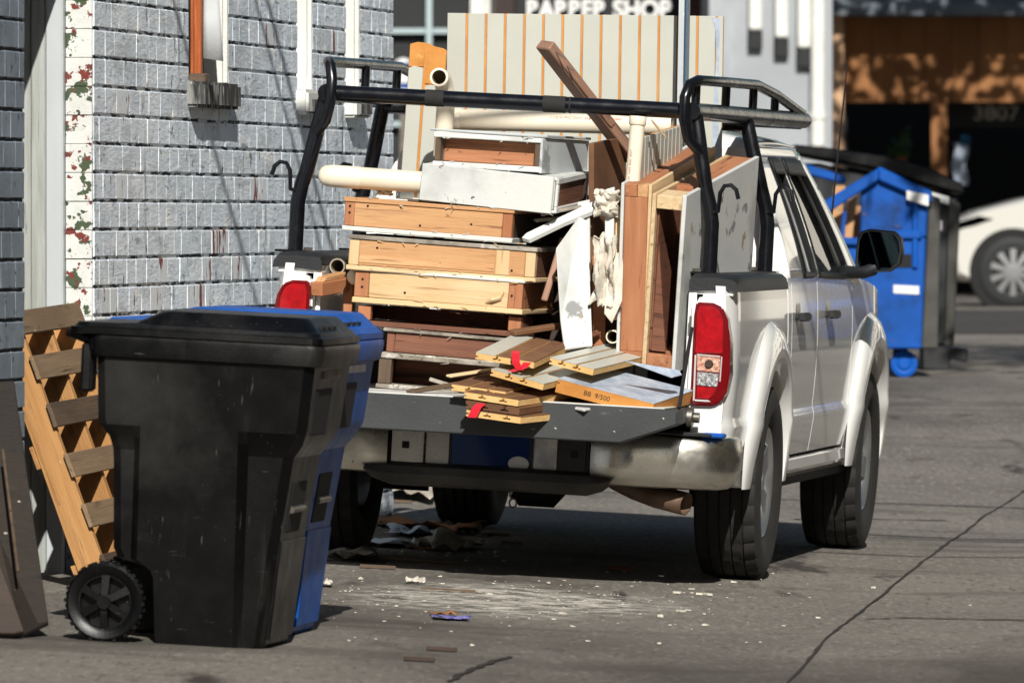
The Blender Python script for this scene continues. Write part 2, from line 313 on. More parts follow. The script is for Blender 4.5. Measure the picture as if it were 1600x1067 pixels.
# ------------------------------------------------------------------ painted brick building on the left
bb = thing('brick_building', AM @ Matrix.Translation((-6.45, 30, 0)), 'painted white grey brick building with peeling door jamb beside the parked truck', 'building')
B0 = WMX[bb]
def brick_mesh(L, h, k, rough=.0016):
    b = MB(); yy = [0, .006, L*.33, L*.66, L-.006, L]; zz_ = [0, .006, h*.5, h-.006, h]; ny, nz_ = 5, 4
    vs = []; fs = []
    for i in range(ny+1):
        for j in range(nz_+1):
            e = (i in (0, ny)) + 2*(j in (0, nz_)); y = yy[i]; z = zz_[j]
            d = noise.noise(Vector((y*9+k*7.3, z*11, k*3.1)))*rough
            if i == 0: y += random.uniform(0, .002)
            if i == ny: y -= random.uniform(0, .002)
            if j == 0: z += random.uniform(0, .007)
            if j == nz_: z -= random.uniform(0, .003)
            vs.append(Vector((d - (0, .0002, .002, .0022)[e], y, z)))
    q = lambda i, j: i*(nz_+1)+j
    fs = [(q(i, j), q(i+1, j), q(i+1, j+1), q(i, j+1)) for i in range(ny) for j in range(nz_)]
    loop = [q(i, 0) for i in range(ny)] + [q(ny, j) for j in range(nz_)] + [q(i, nz_) for i in range(ny, 0, -1)] + [q(0, j) for j in range(nz_, 0, -1)]
    n0 = len(vs); vs += [Vector((-.03, vs[i].y, vs[i].z)) for i in loop]; n = len(loop)
    fs += [(loop[(i+1) % n], loop[i], n0+i, n0+(i+1) % n) for i in range(n)]
    return b.add(vs, fs)
RH = .106; BH = .0985
variants = {}
lens = [.14, .17, .20, .21, .22, .24]
def variant(L, k, m):
    key = (L, k, m)
    if key not in variants:
        b = brick_mesh(L, BH, k + L*100); me = bpy.data.meshes.new('brick'); me.from_pydata([tuple(p) for p in b.v], [], b.f); me.materials.append(M[m])
        variants[key] = (me, b)
    return variants[key]
stuff = {'brick_paint': MB(), 'brick_bare': MB(), 'brick_dark': MB()}; nb = 0
def lay(v0, v1, row, dark=False, single=True):
    global nb
    v = v0 + random.choice((0, 0, .0)); z = row*RH + .006
    first = random.choice((.09, .12, .16, .2))
    while v < v1 - .03:
        L = random.choice(lens) if v > v0 else first
        if v + L > v1 - .05: L = v1 - v
        base = min(lens, key=lambda q: abs(q - L)); sc = (L - .0015)/base
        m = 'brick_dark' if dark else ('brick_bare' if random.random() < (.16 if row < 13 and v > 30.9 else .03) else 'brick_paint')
        me, b = variant(base, random.randrange(3), m)
        off = random.uniform(-.0007, .0006)
        if single and nb < 300:
            o = put('brick', me, bb, B0 @ Matrix.Translation((off, v - 30, z)) @ Matrix.Diagonal((1, sc, 1, 1))); nb += 1
        else:
            stuff[m].add([Vector((p.x + off, p.y*sc + v - 30, p.z + z)) for p in b.v], b.f)
        v += L
V0, V1 = 30.87, 37.36
wins = [(32.67, 33.49), (35.01, 35.36), (36.16, 36.50)]
SILL = 1.96
for row in range(0, 30):
    segs = [(V0, V1)]
    if row*RH > SILL - .09:
        segs = []; a = V0
        for w0, w1 in wins: segs.append((a, w0)); a = w1
        segs.append((a, V1))
    for s0, s1 in segs: lay(s0, s1, row, single=(11 <= row <= 21))
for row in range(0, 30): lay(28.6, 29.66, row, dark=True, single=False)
for k, b in stuff.items():
    o = b.build('bricks', k, bb, B0); o['kind'] = 'stuff'
# the wall behind the bricks, with its window openings
def slab(v0, v1, z0, z1, m='mortar', u0=-.45, u1=-.006, name='wall'):
    return MB().box(u0, u1, v0-30, v1-30, z0, z1).build(name, m, bb, B0)
a = V0 + .002
for w0, w1 in wins: slab(a, w0, SILL, 4.2); slab(w0, w1, SILL+1.5, 4.2); a = w1
slab(a, V1 - .003, SILL, 4.2); slab(V0 + .002, V1 - .003, -.4, SILL)
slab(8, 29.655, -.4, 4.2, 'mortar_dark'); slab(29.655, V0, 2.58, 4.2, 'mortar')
slab(8, V1, 4.2, 4.35, 'grey_wall', -5, .05, 'parapet')
# the door's far jamb: peeling painted brick, then the timber frame
for r in range(30):
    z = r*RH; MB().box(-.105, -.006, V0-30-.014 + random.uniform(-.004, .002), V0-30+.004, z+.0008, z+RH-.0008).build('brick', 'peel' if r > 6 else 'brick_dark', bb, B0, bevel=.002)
MB().box(-.175, -.108, .822, .88, 0, 2.75).build('door_frame', 'frame_smooth', bb, B0, bevel=.006)
MB().box(-.232, -.177, .835, .88, 0, 2.75).build('door_frame', 'frame_grey', bb, B0, bevel=.004)
MB().box(-.29, -.234, .845, .88, 0, 2.75).build('door_frame', 'frame_grey', bb, B0, bevel=.004)
MB().box(-.44, -.40, -.34, .88, 0, 2.75).build('door', 'frame_grey', bb, B0, bevel=.004)
# windows
for i, (w0, w1) in enumerate(wins):
    a, b = w0-30, w1-30
    wn = MB().box(-.02, .0, b-.028, b-.002, SILL, SILL+1.5).box(-.10, -.022, b-.022, b-.002, SILL, SILL+1.5).build('window', 'frame_white', bb, B0, bevel=.003)
    MB().box(-.115, -.105, a, b, SILL, SILL+1.5).build('pane', 'black_wall', wn, B0)
    sl_ = MB().box(-.1, .05, a-.03, b+.012, SILL-.105, SILL-.004)
    sl_.build('window_sill', 'sill' if i == 0 else 'frame_white', bb, B0, bevel=.012, seg=2)
    if i: MB().box(-.06, .054, a+.05, b+.02, SILL-.10, SILL-.03).build('window_sill', 'sill', bb, B0, bevel=.012, seg=2)
a, b = wins[0][0]-30, wins[0][1]-30
MB().box(-.085, -.042, a+.46, a+.50, SILL+.03, SILL+1.5).box(-.070, -.056, a+.452, a+.461, SILL+.03, SILL+1.5).build('window_frame', 'orange_frame', bb, B0, bevel=.003)
MB().box(-.09, -.02, a+.44, a+.53, SILL-.003, SILL+.034).build('window_frame', 'old_wood', bb, B0, bevel=.006)
fl = tag(MB().grid(lambda i, j: Vector((-.045 + i*(.014 + .062*j), a + .53 + .02*i + .008*math.sin(4*j+2*i), SILL + .095 + (1-j)*1.0 - .012*i)), 4, 6).build('tar_paper_flap', 'grey_board', None, B0, smooth=True, solid=.004),
         'torn pale sheet hanging beside the orange window frame', 'sheet')
# ------------------------------------------------------------------ off to the right: the wall that faces the truck's side, cables, a street tree
rb = thing('stucco_building', AM @ Matrix.Translation((-.3, 18, -.05)), 'long cream stucco building across the alley from the truck', 'building')
MB().box(0, 6, -9, 24, -.2, 5.2).build('wall', 'right_wall', rb); MB().box(-.12, 6.1, -9.1, 24.1, 5.2, 5.45).build('parapet', 'grey_wall', rb)
for v in (-6, 0, 9, 17):
    d = MB().box(-.03, .05, v, v+1.6, .9, 2.3).build('window', 'frame_white', rb); MB().box(-.034, .0, v+.1, v+1.5, 1.0, 2.2).build('pane', 'black_wall', d)
for py_, lb in ((29.2, 'tall wooden utility pole behind the brick building near the door'), (33.3, 'tall wooden utility pole behind the far end of the brick building')):
    up = thing('utility_pole', Matrix.Translation((-11.6, py_, 0)), lb, 'pole')
    MB().tube([(0, 0, -.3), (0, 0, 6.9)], [.17, .13], 14).build('pole', 'bark', up, smooth=True); MB().box(-.06, .06, -1.3, 1.3, 6.2, 6.34).build('crossarm', 'old_wood', up)
for i, (v, r, yy, lb) in enumerate(((34.0, .022, 33.9, 'thin black cable strung from the far utility pole to the cream building'), (30.9, .026, 30.4, 'thick black cable strung from the near utility pole to the cream building'), (30.65, .018, 30.1, 'thinnest black cable running beside the thick one to the cream building'), (28.9, .022, 28.3, 'black cable on the door side of the near utility pole'))):
    e = AM @ Vector((-.42, v, 5.5)); s = Vector((-11.6, yy, 6.37)); P = [s.lerp(e, t/14) - Vector((0, 0, .5*math.sin(math.pi*t/14))) for t in range(15)]
    tag(MB().tube(P, r, 6).build('overhead_cable', 'black_trim'), lb, 'cable', 'overhead cables crossing the alley')
tb = thing('reflector_building', AM @ Matrix.Translation((4, 76, .4)), 'unseen tall cream plaster building added to reflect in the cab windows', 'building')  # added out of view as a bright surface for the cab windows to reflect
MB().box(-5, 10, 0, 5, -.4, 9).build('wall', 'far_plaster', tb); MB().box(-5.2, 10.2, -.2, 5.2, 9, 9.3).build('parapet', 'grey_wall', tb)
for x in (-3.6, -.6, 2.4, 5.4):
    for z in (1.0, 4.2, 6.8):
        wn = MB().box(x, x+1.3, -.05, .05, z, z+1.5).build('window', 'frame_white', tb); MB().box(x+.08, x+1.22, -.056, 0, z+.08, z+1.42).build('pane', 'black_wall', wn)
tr_ = thing('street_tree', Matrix.Translation((7.6, 86, .5)), 'leafy street tree shading the front of the wooden garage', 'tree')
t = MB().tube([(0, 0, -.2), (.05, 0, 2), (-.3, -.2, 4), (-1, -.5, 6), (-1.6, -.6, 8)], [.2, .16, .13, .09, .04], 10)
for k in range(9):
    an = k*2.4; z0 = 3.2 + k*.5; o = Vector((-.25 - max(0, z0-4)*.36, -.2, z0)); t.tube([o, o + Vector((math.cos(an)*1.1, math.sin(an)*1.1, .6)), o + Vector((math.cos(an)*2.1, math.sin(an)*1.9, 1.5))], [.06, .04, .015], 6)
t.build('trunk', 'bark', tr_, smooth=True)
lf = MB(); rr = random.Random(3)
cl = [Vector((rr.gauss(-2.0, 1.7), rr.gauss(-.9, 1.6), rr.uniform(4.6, 9.5))) for k in range(120)]
for c in cl:
    for k in range(45):
        p = c + Vector((rr.gauss(0, .36), rr.gauss(0, .36), rr.gauss(0, .3))); a1 = Vector((rr.gauss(0, 1), rr.gauss(0, 1), rr.gauss(0, 1))).normalized(); a2 = a1.orthogonal().normalized()
        lf.add([p - a1*.12, p + a2*.06, p + a1*.12, p - a2*.06], [(0, 1, 2, 3)])
lf.build('crown', 'leaf', tr_)
t2 = copy_tree(tr_, None, Matrix.Translation((6.3, 50, .3)) @ Matrix.Rotation(1.2, 4, 'Z')); t2['label'] = 'unseen leafy tree added to shade the ground mirrored in the truck side'  # added out of view, its shade darkens what the truck side reflects
# ------------------------------------------------------------------ buildings at the alley's end
def dbox(px0, px1, py0, py1, y, thick, name, m, parent, bevel=0):
    a = D(px0, py0, y); b = D(px1, py1, y); return MB().box(a.x, b.x, y, y+thick, b.z, a.z).build(name, m, parent, Matrix(), bevel=bevel)
sf = thing('dark_storefront', Matrix.Translation((-1.0, 88, .5)), 'black storefront with pale window mullions beyond the brick building', 'building')
dbox(380, 770, -400, 520, 88.2, 3, 'wall', 'black_wall', sf)
for px in (562, 666, 735): dbox(px, px+9 if px < 700 else px+22, -300, 450, 88.05, .1, 'mullion', 'mullion' if px < 700 else 'frame_white', sf)
dbox(758, 770, -300, 450, 88.03, .1, 'mullion', 'frame_white', sf)
for py in (45, -120, 190): dbox(571, 665, py, py+8, 88.07, .08, 'mullion', 'mullion', sf); dbox(676, 734, py, py+8, 88.07, .08, 'mullion', 'mullion', sf)
bs = thing('barber_shop', Matrix.Translation((1.0, 87, .5)), 'brown barber shop front with white raised lettering on its sign band', 'building')
dbox(772, 1108, -400, 520, 87.6, 3, 'wall', 'brown_band', bs); sb = dbox(806, 1062, -40, 52, 87.48, .1, 'sign_board', 'black_wall', bs)
c = D(935, 17, 87.4); text_mesh('sign_letters', 'BARBER SHOP', .262, .02, 'white_mark', sb, Matrix.Translation(c) @ Matrix.Rotation(rad(90), 4, 'X') @ Matrix.Diagonal((.90, 1, 1, 1)), .010)
bp_ = thing('barber_pole', Matrix.Translation(D(630, 165, 84)), 'red white and blue barber pole by the corner of the brick wall', 'barber pole')
def strip(z0, z1, m):
    MB().tube([(0, 0, z0), (0, 0, z1)], .09, 16).build('stripe', m, bp_, smooth=True)
for i, (z0, z1, m) in enumerate(((.0, .10, 'pole_red'), (.101, .16, 'white_mark'), (.161, .22, 'pole_blue'), (.221, .36, 'white_mark'), (.361, .42, 'pole_blue'))): strip(z0, z1, m)
MB().lathe([(0.001, .47), (.06, .45), (.09, .42)], 16, Matrix.Rotation(rad(-90), 4, 'Y')).build('cap', 'white_mark', bp_, smooth=True)
MB().box(-.03, .03, -.03, .03, -1.2, 0).box(-.12, .12, -.12, .12, -1.28, -1.2).build('stand', 'steel', bp_)
gw = thing('grey_building', Matrix.Translation((2.6, 84, .5)), 'pale grey rendered building with white frame strips and downpipe behind the truck cab', 'building')
dbox(1108, 1300, -420, 520, 84, 4, 'wall', 'grey_wall', gw)
for px, py in ((1170, 48), (1211, 60), (1246, 76)):
    dbox(px, px+20, -400, py, 83.86, .14, 'frame_strip', 'frame_white', gw, .02); dbox(px-1, px+21, py, py+30, 83.9, .1, 'strip_shadow', 'black_wall', gw, .01)  # black boxes stand in for the shadows under the white window strips
p = D(1278, -380, 83.88); q = D(1278, 228, 83.88); MB().tube([p, q], .075, 14).build('downpipe', 'frame_white', gw, Matrix(), smooth=True)
p = D(1278, 176, 83.88); q = D(1278, 186, 83.88); MB().tube([p, q], .09, 14).build('pipe_joint', 'frame_white', gw, Matrix(), smooth=True)
ga = thing('wooden_garage', Matrix.Translation((6, 92, .55)), 'orange brown timber garage with dark open bays', 'building')
dbox(1301, 1318, -60, 480, 91.5, .5, 'post', 'tan_post', ga); dbox(1455, 1480, 152, 485, 91.6, .15, 'post', 'garage_wood', ga)
for k in range(11):
    dbox(1319+k*42, 1360+k*42, 26, 160, 91.8 + .004*(k % 2), .2, 'board', 'garage_wood', ga)
dbox(1319, 1790, -70, 26, 91.3, .06, 'fascia', 'roof_grey', ga)
MB().hexa([D(1300, 24, 91.2), D(1800, 24, 91.2), D(1800, 24, 91.2) + Vector((0, 7, 2.2)), D(1300, 24, 91.2) + Vector((0, 7, 2.2))], [q + Vector((0, 0, .12)) for q in (D(1300, 24, 91.2), D(1800, 24, 91.2), D(1800, 24, 91.2) + Vector((0, 7, 2.2)), D(1300, 24, 91.2) + Vector((0, 7, 2.2)))]).build('roof', 'roof_grey', ga, Matrix())
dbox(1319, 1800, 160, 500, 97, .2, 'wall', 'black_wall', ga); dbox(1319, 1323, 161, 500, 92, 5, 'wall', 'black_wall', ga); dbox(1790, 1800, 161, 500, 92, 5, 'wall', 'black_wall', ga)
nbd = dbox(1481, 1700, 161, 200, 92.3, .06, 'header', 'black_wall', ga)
text_mesh('number', '3807', .22, .004, 'steel', nbd, Matrix.Translation(D(1556, 178, 92.29)) @ Matrix.Rotation(rad(90), 4, 'X') @ Matrix.Diagonal((1.15, 1, 1, 1)), .002)
o = thing('potted_plant', Matrix.Translation(D(1407, 262, 93)), 'small green potted plant on a stand inside the dark garage', 'plant')
b = MB()
for k in range(60):
    p = Vector((rr.gauss(0, .05), rr.gauss(0, .05), .12 + abs(rr.gauss(0, .12)))); a1 = Vector((rr.gauss(0, 1), rr.gauss(0, 1), rr.gauss(0, 1))).normalized()*.06; a2 = a1.orthogonal().normalized()*.03
    b.add([p-a1, p+a2, p+a1, p-a2], [(0, 1, 2, 3)])
b.build('leaves', 'green', o); MB().lathe([(.001, 0), (.06, 0), (.08, .12), (.07, .12)], 14, Matrix.Rotation(rad(-90), 4, 'Y')).build('pot', 'cardboard', o)
MB().box(-.12, .12, -.12, .12, -.04, 0).box(-.03, .03, -.03, .03, -.80, -.04).build('stand', 'black_wall', o)
o = thing('hanging_cloth', Matrix.Translation(D(1493, 290, 91.9)), 'blue and white cloth hung on the garage post', 'cloth')
MB().grid(lambda i, j: Vector((-.03 + .15*i + .02*math.sin(9*j), -.03 - .03*math.sin(7*i + 3*j), .46*(1-j))), 6, 8).build('cloth', 'bag', o, smooth=True, solid=.01)
MB().grid(lambda i, j: Vector((.05 + .10*i, -.05 - .02*math.sin(7*i + 3*j), .44 + .10*(1-j))), 4, 4).build('blue_band', 'blue_paint', o, smooth=True, solid=.01)
# ------------------------------------------------------------------ the pickup truck (own frame: x right, y forward, origin on the ground under the rear axle)
tk = thing('pickup_truck', TMK, 'white crew cab pickup truck with black rack, tailgate down, loaded with scrap lumber', 'pickup truck')
WB = 3.2; AR = .47; AZ = .40
def side_x(Y, Z):
    x = .886 - .045*((Z-.88)/.5)**2
    x += .013/(1 + math.exp((Z-.64)*160))           # sill crease
    if Y < -.93: x -= .03*((-.93-Y)/.12)**2
    if Y > 3.3: x -= .10*((Y-3.3)/.7)**2
    return x
def arch(Y, base):
    z = base
    for c in (0, WB):
        d = abs(Y-c)
        if d < AR: z = max(z, AZ + math.sqrt(AR*AR-d*d))
    return z
def ylist(a, b):
    ys = [a + (b-a)*i/40 for i in range(41)]
    for c in (0, WB):
        ys += [c - AR*math.cos(math.pi*i/36) for i in range(37)] + [c - AR - .002, c + AR + .002]
    ys = sorted(y for y in ys if a <= y <= b); out = [ys[0]]
    for y in ys[1:]:
        if y - out[-1] > 1e-4: out.append(y)
    return out
def side_panel(name, Y0, Y1, base, top, sg, m='car_paint', nz_=44):
    ys = ylist(Y0, Y1); b = MB(); rows = []
    for k, Y in enumerate([ys[0]] + ys + [ys[-1]]):
        zb = arch(Y, base(Y)); zt = top(Y); inn = .035 if k in (0, len(ys)+1) else 0; col = []
        for j in range(nz_+3):
            jj = min(max(j-1, 0), nz_); Z = zb + (zt-zb)*jj/nz_; x = side_x(Y, Z) - inn - (.035 if j in (0, nz_+2) else 0)
            col.append(Vector((sg*x, Y, Z)))
        rows.append(col)
    n = len(rows[0]); b.add([p for c in rows for p in c], [(i*n+j, (i+1)*n+j, (i+1)*n+j+1, i*n+j+1) for i in range(len(rows)-1) for j in range(n-1)])
    return b.build(name, m, tk, smooth=True, angle=28)
K = lambda v: (lambda Y: v)
for sg in (1, -1):
    side_panel('bedside', -1.06, .475, K(.385), K(1.165), sg)
    side_panel('cab_corner', .49, .60, K(.44), K(1.20), sg)
    d1 = side_panel('rear_door', .608, 1.405, K(.47), K(1.195), sg); d2 = side_panel('front_door', 1.415, 2.555, K(.47), lambda Y: 1.195 - .02*max(0, Y-2.1), sg)
    side_panel('front_fender', 2.565, 3.98, K(.42), lambda Y: 1.165 - .12*max(0, (Y-2.9)/1.1)**1.5, sg)
    # rocker
    MB().prism([(sg*.845, .37), (sg*.872, .40), (sg*.868, .455), (sg*.80, .46), (sg*.78, .38)], .50, 2.70).build('rocker_panel', 'car_paint', tk, bevel=.008)
    MB().box(min(sg*.70, sg*.84), max(sg*.70, sg*.84), .40, 2.85, .34, 1.17).build('sill_backing', 'under', tk)
    for dr, Yh in ((d1, .72), (d2, 1.67)):
        f = Matrix.Translation((sg*(side_x(Yh, 1.03)), Yh+.07, 1.03))
        cup = MB().lathe([(.001, .003), (.03, .003), (.045, .001)], 20, f @ Matrix.Diagonal((sg, 1.5, 1.25, 1))).build('handle_cup', 'chrome', dr, WMX[tk], smooth=True)
        MB().box(.012, .042, -.10, .10, -.017, .017, f @ Matrix.Diagonal((sg, 1, 1, 1))).box(.0, .02, -.1, -.075, -.012, .012, f @ Matrix.Diagonal((sg, 1, 1, 1))).box(0, .02, .075, .1, -.012, .012, f @ Matrix.Diagonal((sg, 1, 1, 1))).build('door_handle', 'black_trim', dr, WMX[tk], bevel=.006, seg=2)
    # flares
    for c, z_end in ((0, 0), (WB, 0)):
        b = MB(); rows = []
        for i in range(49):
            th = rad(-4 + 188*i/48); cs, sn = math.cos(th), math.sin(th); row = []
            for r, dx in ((.625, -.004), (.612, .010), (.594, .026), (.56, .040), (.515, .047), (.482, .046), (.472, .038), (.468, .0), (.468, -.06)):
                Y = c - cs*r; Z = AZ + sn*r*(1.0 if sn > 0 else 1); Z = max(Z, .375)
                kk = min(1, .25 + .75*min(i, 48-i)/9); dx = dx*kk if dx > 0 else dx
                row.append(Vector((sg*(min(side_x(min(max(Y, -.93), 3.3), max(Z, .6)), .886) + dx), Y, Z)))
            rows.append(row)
        n = 9; b.add([p for r in rows for p in r], [(i*n+j, (i+1)*n+j, (i+1)*n+j+1, i*n+j+1) for i in range(48) for j in range(n-1)])
        b.build('wheel_flare', 'car_paint', tk, smooth=True, angle=50)
        w_ = MB(); w_.grid(lambda i, j: Vector((sg*(.83 - .33*j), c - math.cos(math.pi*i)*.50, max(.40 + math.sin(math.pi*i)*.50, .42))), 24, 2); w_.box(min(sg*.48, sg*.5), max(sg*.48, sg*.5), c-.5, c+.5, .45, .95)
        w_.build('wheel_well', 'under', tk)
# tyres
ty = MB(); rings = []; nA = 112
prof = [(.215, -.095), (.235, -.112), (.29, -.127), (.335, -.126), (.365, -.116)]
tread = []
for a0, a1 in ((-.112, -.072), (-.062, -.026), (-.018, .018), (.026, .062), (.072, .112)):
    for wv in (a0, (a0+a1)/2, a1): tread.append((.388 - .55*wv*wv*(1 if abs(wv) < .09 else 1.9), wv, 1))
    tread.append((.375, a1 + .002, 0)); tread.append((.375, a1 + .008, 0))
tread = tread[:-2]
full = [(r, x, 0) for r, x in prof] + tread + [(r, -x, 0) for r, x in prof[::-1]]
for i, (r, x, t) in enumerate(full):
    ring = []
    for j in range(nA):
        q = 2*math.pi*j/nA; cut = 0
        if t:
            if abs(x) > .06 and j % 4 == 0: cut = .008
            elif abs(x) <= .06 and (j + 1) % 3 == 0: cut = .004
        ring.append(Vector((x, (r-cut)*math.cos(q), (r-cut)*math.sin(q))))
    rings.append(ring)
ty.ring_loft(rings, False)
rim = MB().lathe([(.19, -.10), (.205, .06), (.222, .098), (.216, .104), (.205, .096), (.196, .07)], 40)
for k in range(6):
    f = Matrix.Rotation(k*math.pi/3, 4, 'X')
    rim.hexa([f @ Vector((.055, -.035, .05)), f @ Vector((.075, -.035, .05)), f @ Vector((.075, .035, .05)), f @ Vector((.055, .035, .05))],
             [f @ Vector((.05, -.052, .203)), f @ Vector((.088, -.048, .203)), f @ Vector((.088, .048, .203)), f @ Vector((.05, .052, .203))])
rim.lathe([(.001, .098), (.035, .096), (.04, .085), (.06, .078), (.065, .04)], 24)
hubs = MB().lathe([(.001, .02), (.15, .02), (.15, .0)], 24)
wheels = []
for i, (x, Y) in enumerate(((.785, 0), (.785, WB), (-.785, 0), (-.785, WB))):
    W = TMK @ Matrix.Translation((x, Y, .386)) @ (Matrix.Rotation(math.pi, 4, 'Z') if x < 0 else Matrix()) @ Matrix.Rotation(.3*i, 4, 'X')
    if i == 0:
        t0 = ty.build('tyre', 'rubber', tk, W, smooth=True, angle=32); r0 = rim.build('rim', 'alloy', t0, W, smooth=True, angle=40, bevel=0); h0 = hubs.build('brake_disc', 'steel', t0, W)
    else:
        t1 = put('tyre', t0.data, tk, W); put('rim', r0.data, t1, W); put('brake_disc', h0.data, t1, W)
# bed
MB().box(-.70, .70, -1.05, .46, .66, .70).build('bed_floor', 'black_trim', tk)
MB().box(-.70, .70, .44, .475, .70, 1.165).build('bed_front_wall', 'car_paint', tk)
for sg in (1, -1):
    f = Matrix.Diagonal((sg, 1, 1, 1))
    MB().box(.70, .73, -1.045, .46, .66, 1.16, f).box(.73, .866, -1.04, .46, 1.13, 1.162, f).build('bed_inner_wall', 'car_paint', tk)
    b = MB(); P = []
    for Y in [-1.055, -1.05, -1.0] + [-1 + 1.36*i/6 for i in range(1, 7)] + [.385, .40]:
        e = .0 if -1.04 < Y < .37 else .016
        P.append([Vector((sg*x, Y, z - e*(z > 1.18))) for x, z in ((.70, 1.14), (.70, 1.195), (.715, 1.208), (.80, 1.212), (.865, 1.205), (.884, 1.188), (.888, 1.145), (.85, 1.15))])
    b.ring_loft(P); b.build('rail_cap', 'black_trim', tk, smooth=True, angle=50)
    # rear pillar and lamp
    MB().prism([(sg*x, z) for x, z in ((.735, .58), (.735, 1.10), (.748, 1.128), (.80, 1.136), (.838, 1.126), (.852, 1.0), (.852, .66), (.84, .58))], -1.075, -1.02).build('rear_pillar', 'car_paint', tk, bevel=.01, seg=2)
    MB().prism([(sg*x, z) for x, z in ((.715, .70), (.715, 1.09), (.734, 1.11), (.734, .66))], -1.07, -1.03).build('gate_jamb', 'car_paint', tk, bevel=.004)
    MB().box(.712, .72, -1.09, -1.06, 1.0, 1.045, f).build('gate_striker', 'steel', tk)
    lamp = MB().prism([(sg*x, z) for x, z in ((.733, .71), (.731, 1.06), (.736, 1.10), (.80, 1.10), (.836, 1.085), (.858, 1.04), (.872, .95), (.876, .83), (.868, .76), (.85, .725), (.82, .705), (.745, .703))], -1.098, -.93).build('tail_light', 'dark_red', tk, bevel=.012, seg=3, smooth=True)
    def lens(poly, m, d=.005, nm='lens'):
        return MB().prism([(sg*x, z) for x, z in poly], -1.098-d, -1.09).build(nm, m, lamp, WMX[tk], bevel=.002)
    lens([(.744, .905), (.742, 1.06), (.752, 1.086), (.80, 1.086), (.826, 1.07), (.842, 1.03), (.846, .91)], 'red_lens', .006)
    lens([(.752, .838), (.75, .895), (.838, .892), (.838, .835)], 'amber_lens'); lens([(.755, .782), (.753, .834), (.836, .831), (.832, .780)], 'clear_lens'); lens([(.757, .732), (.756, .778), (.83, .776), (.82, .748), (.80, .732)], 'red_lens')
    lens([(.743, .72), (.741, .898), (.748, .898), (.75, .724)], 'lens_trim', .007, 'lens_trim'); lens([(.75, .72), (.75, .728), (.80, .728), (.812, .722), (.80, .72)], 'lens_trim', .007, 'lens_trim'); lens([(.839, .80), (.841, .898), (.846, .895), (.844, .80)], 'lens_trim', .007, 'lens_trim'); lens([(.749, .896), (.749, .902), (.838, .899), (.838, .893)], 'lens_trim', .0075, 'lens_trim')
    MB().lathe([(.001, .01), (.013, .01), (.017, 0)], 16, Matrix.Translation((sg*.797, -1.103, .866)) @ Matrix.Rotation(rad(-90), 4, 'Z')).build('bulb', 'dark_wood', lamp, WMX[tk], smooth=True)
# tailgate lying open
tg = MB(); sec = [(-.752, .695), (.752, .695), (.752, .640), (.545, .560), (-.545, .560), (-.752, .640)]
A_ = [Vector((x, -1.555, z)) for x, z in sec]; A2 = [Vector((x*.997, -1.562, z*.985+.01)) for x, z in sec]; Bm = [Vector((x*1.0, -1.40, z)) for x, z in sec]; Cc = [Vector((x*.97, -1.10, z if z > .6 else .62)) for x, z in sec]
tg.ring_loft([A2, A_, Bm, Cc]); gate = tg.build('tailgate', 'gate_plastic', tk, bevel=.004)
MB().box(-.70, .70, -1.53, -1.10, .6955, .701).build('gate_liner', 'white_board', gate, WMX[tk], bevel=.002)
for sg in (1, -1):
    MB().lathe([(.001, .0), (.04, 0), (.04, .02), (.02, .025), (.02, .045), (.001, .045)], 18, Matrix.Translation((sg*.735, -1.16, .66)) @ Matrix.Diagonal((sg, 1, 1, 1))).build('hinge', 'steel', gate, WMX[tk], smooth=True)
    MB().tube([(sg*.735, -1.40, .70), (sg*.725, -1.10, 1.0)], .007, 8).build('gate_cable', 'black_trim', gate, WMX[tk])
for x in (-.5, .52, .30, .70): MB().lathe([(.001, .004), (.006, .003), (.008, 0)], 10, Matrix.Translation((x, -1.56, .60 if abs(x) < .6 else .66)) @ Matrix.Rotation(rad(-90), 4, 'Z')).build('screw', 'steel', gate, WMX[tk])
# bumper
def bump_end(sg):
    path = [(.385, -1.205), (.55, -1.2), (.70, -1.185), (.80, -1.155), (.862, -1.105), (.893, -1.03), (.90, -.93), (.90, -.86)]
    pr = [(-.05, .585), (-.012, .582), (.0, .57), (.008, .53), (.009, .46), (.004, .42), (-.012, .393), (-.05, .385)]
    b = MB(); rows = []
    for i, (x, y) in enumerate(path):
        a = Vector(path[min(i+1, 7)]) - Vector(path[max(i-1, 0)]); n = Vector((a.y, -a.x)).normalized()
        rows.append([Vector((sg*(x + n.x*o), y + n.y*o, z + (.0 if i < 6 else .02*(i-5)*(z < .45)))) for o, z in pr])
    n = 8; b.add([p for r in rows for p in r], [(i*n+j, (i+1)*n+j, (i+1)*n+j+1, i*n+j+1) for i in range(7) for j in range(7)])
    return b.build('bumper', 'chrome', tk, smooth=True, angle=60, solid=.006)
for sg in (1, -1):
    be = bump_end(sg); f = Matrix.Diagonal((sg, 1, 1, 1))
    MB().box(.45, .83, -1.185, -1.06, .588, .602, f).build('step_pad', 'black_trim', be, WMX[tk], bevel=.005)
    MB().box(.255, .375, -1.19, -1.13, .415, .582, f).build('bumper_block', 'chrome' if sg < 0 else 'black_trim', tk, bevel=.012, seg=2)
    MB().box(.295, .345, -1.196, -1.15, .47, .52, f).build('step_hole', 'under', tk, bevel=.012, seg=2)
MB().box(-.252, .252, -1.15, -1.12, .40, .582).build('bumper_center', 'chrome', tk, bevel=.004)
MB().box(-.40, .40, -1.20, -1.06, .583, .597).build('step_pad', 'black_trim', tk, bevel=.004)
b = MB(); rows = []
for x, k in ((-.47, .0), (-.44, .7), (-.38, 1), (-.1, 1), (.15, 1), (.36, 1), (.42, .7), (.46, 0)):
    rows.append([Vector((x, y*1.0, .40 + (z-.40)*max(k, .15))) for y, z in ((-1.11, .425), (-1.19, .43), (-1.225, .415), (-1.235, .385), (-1.215, .35), (-1.10, .335))])
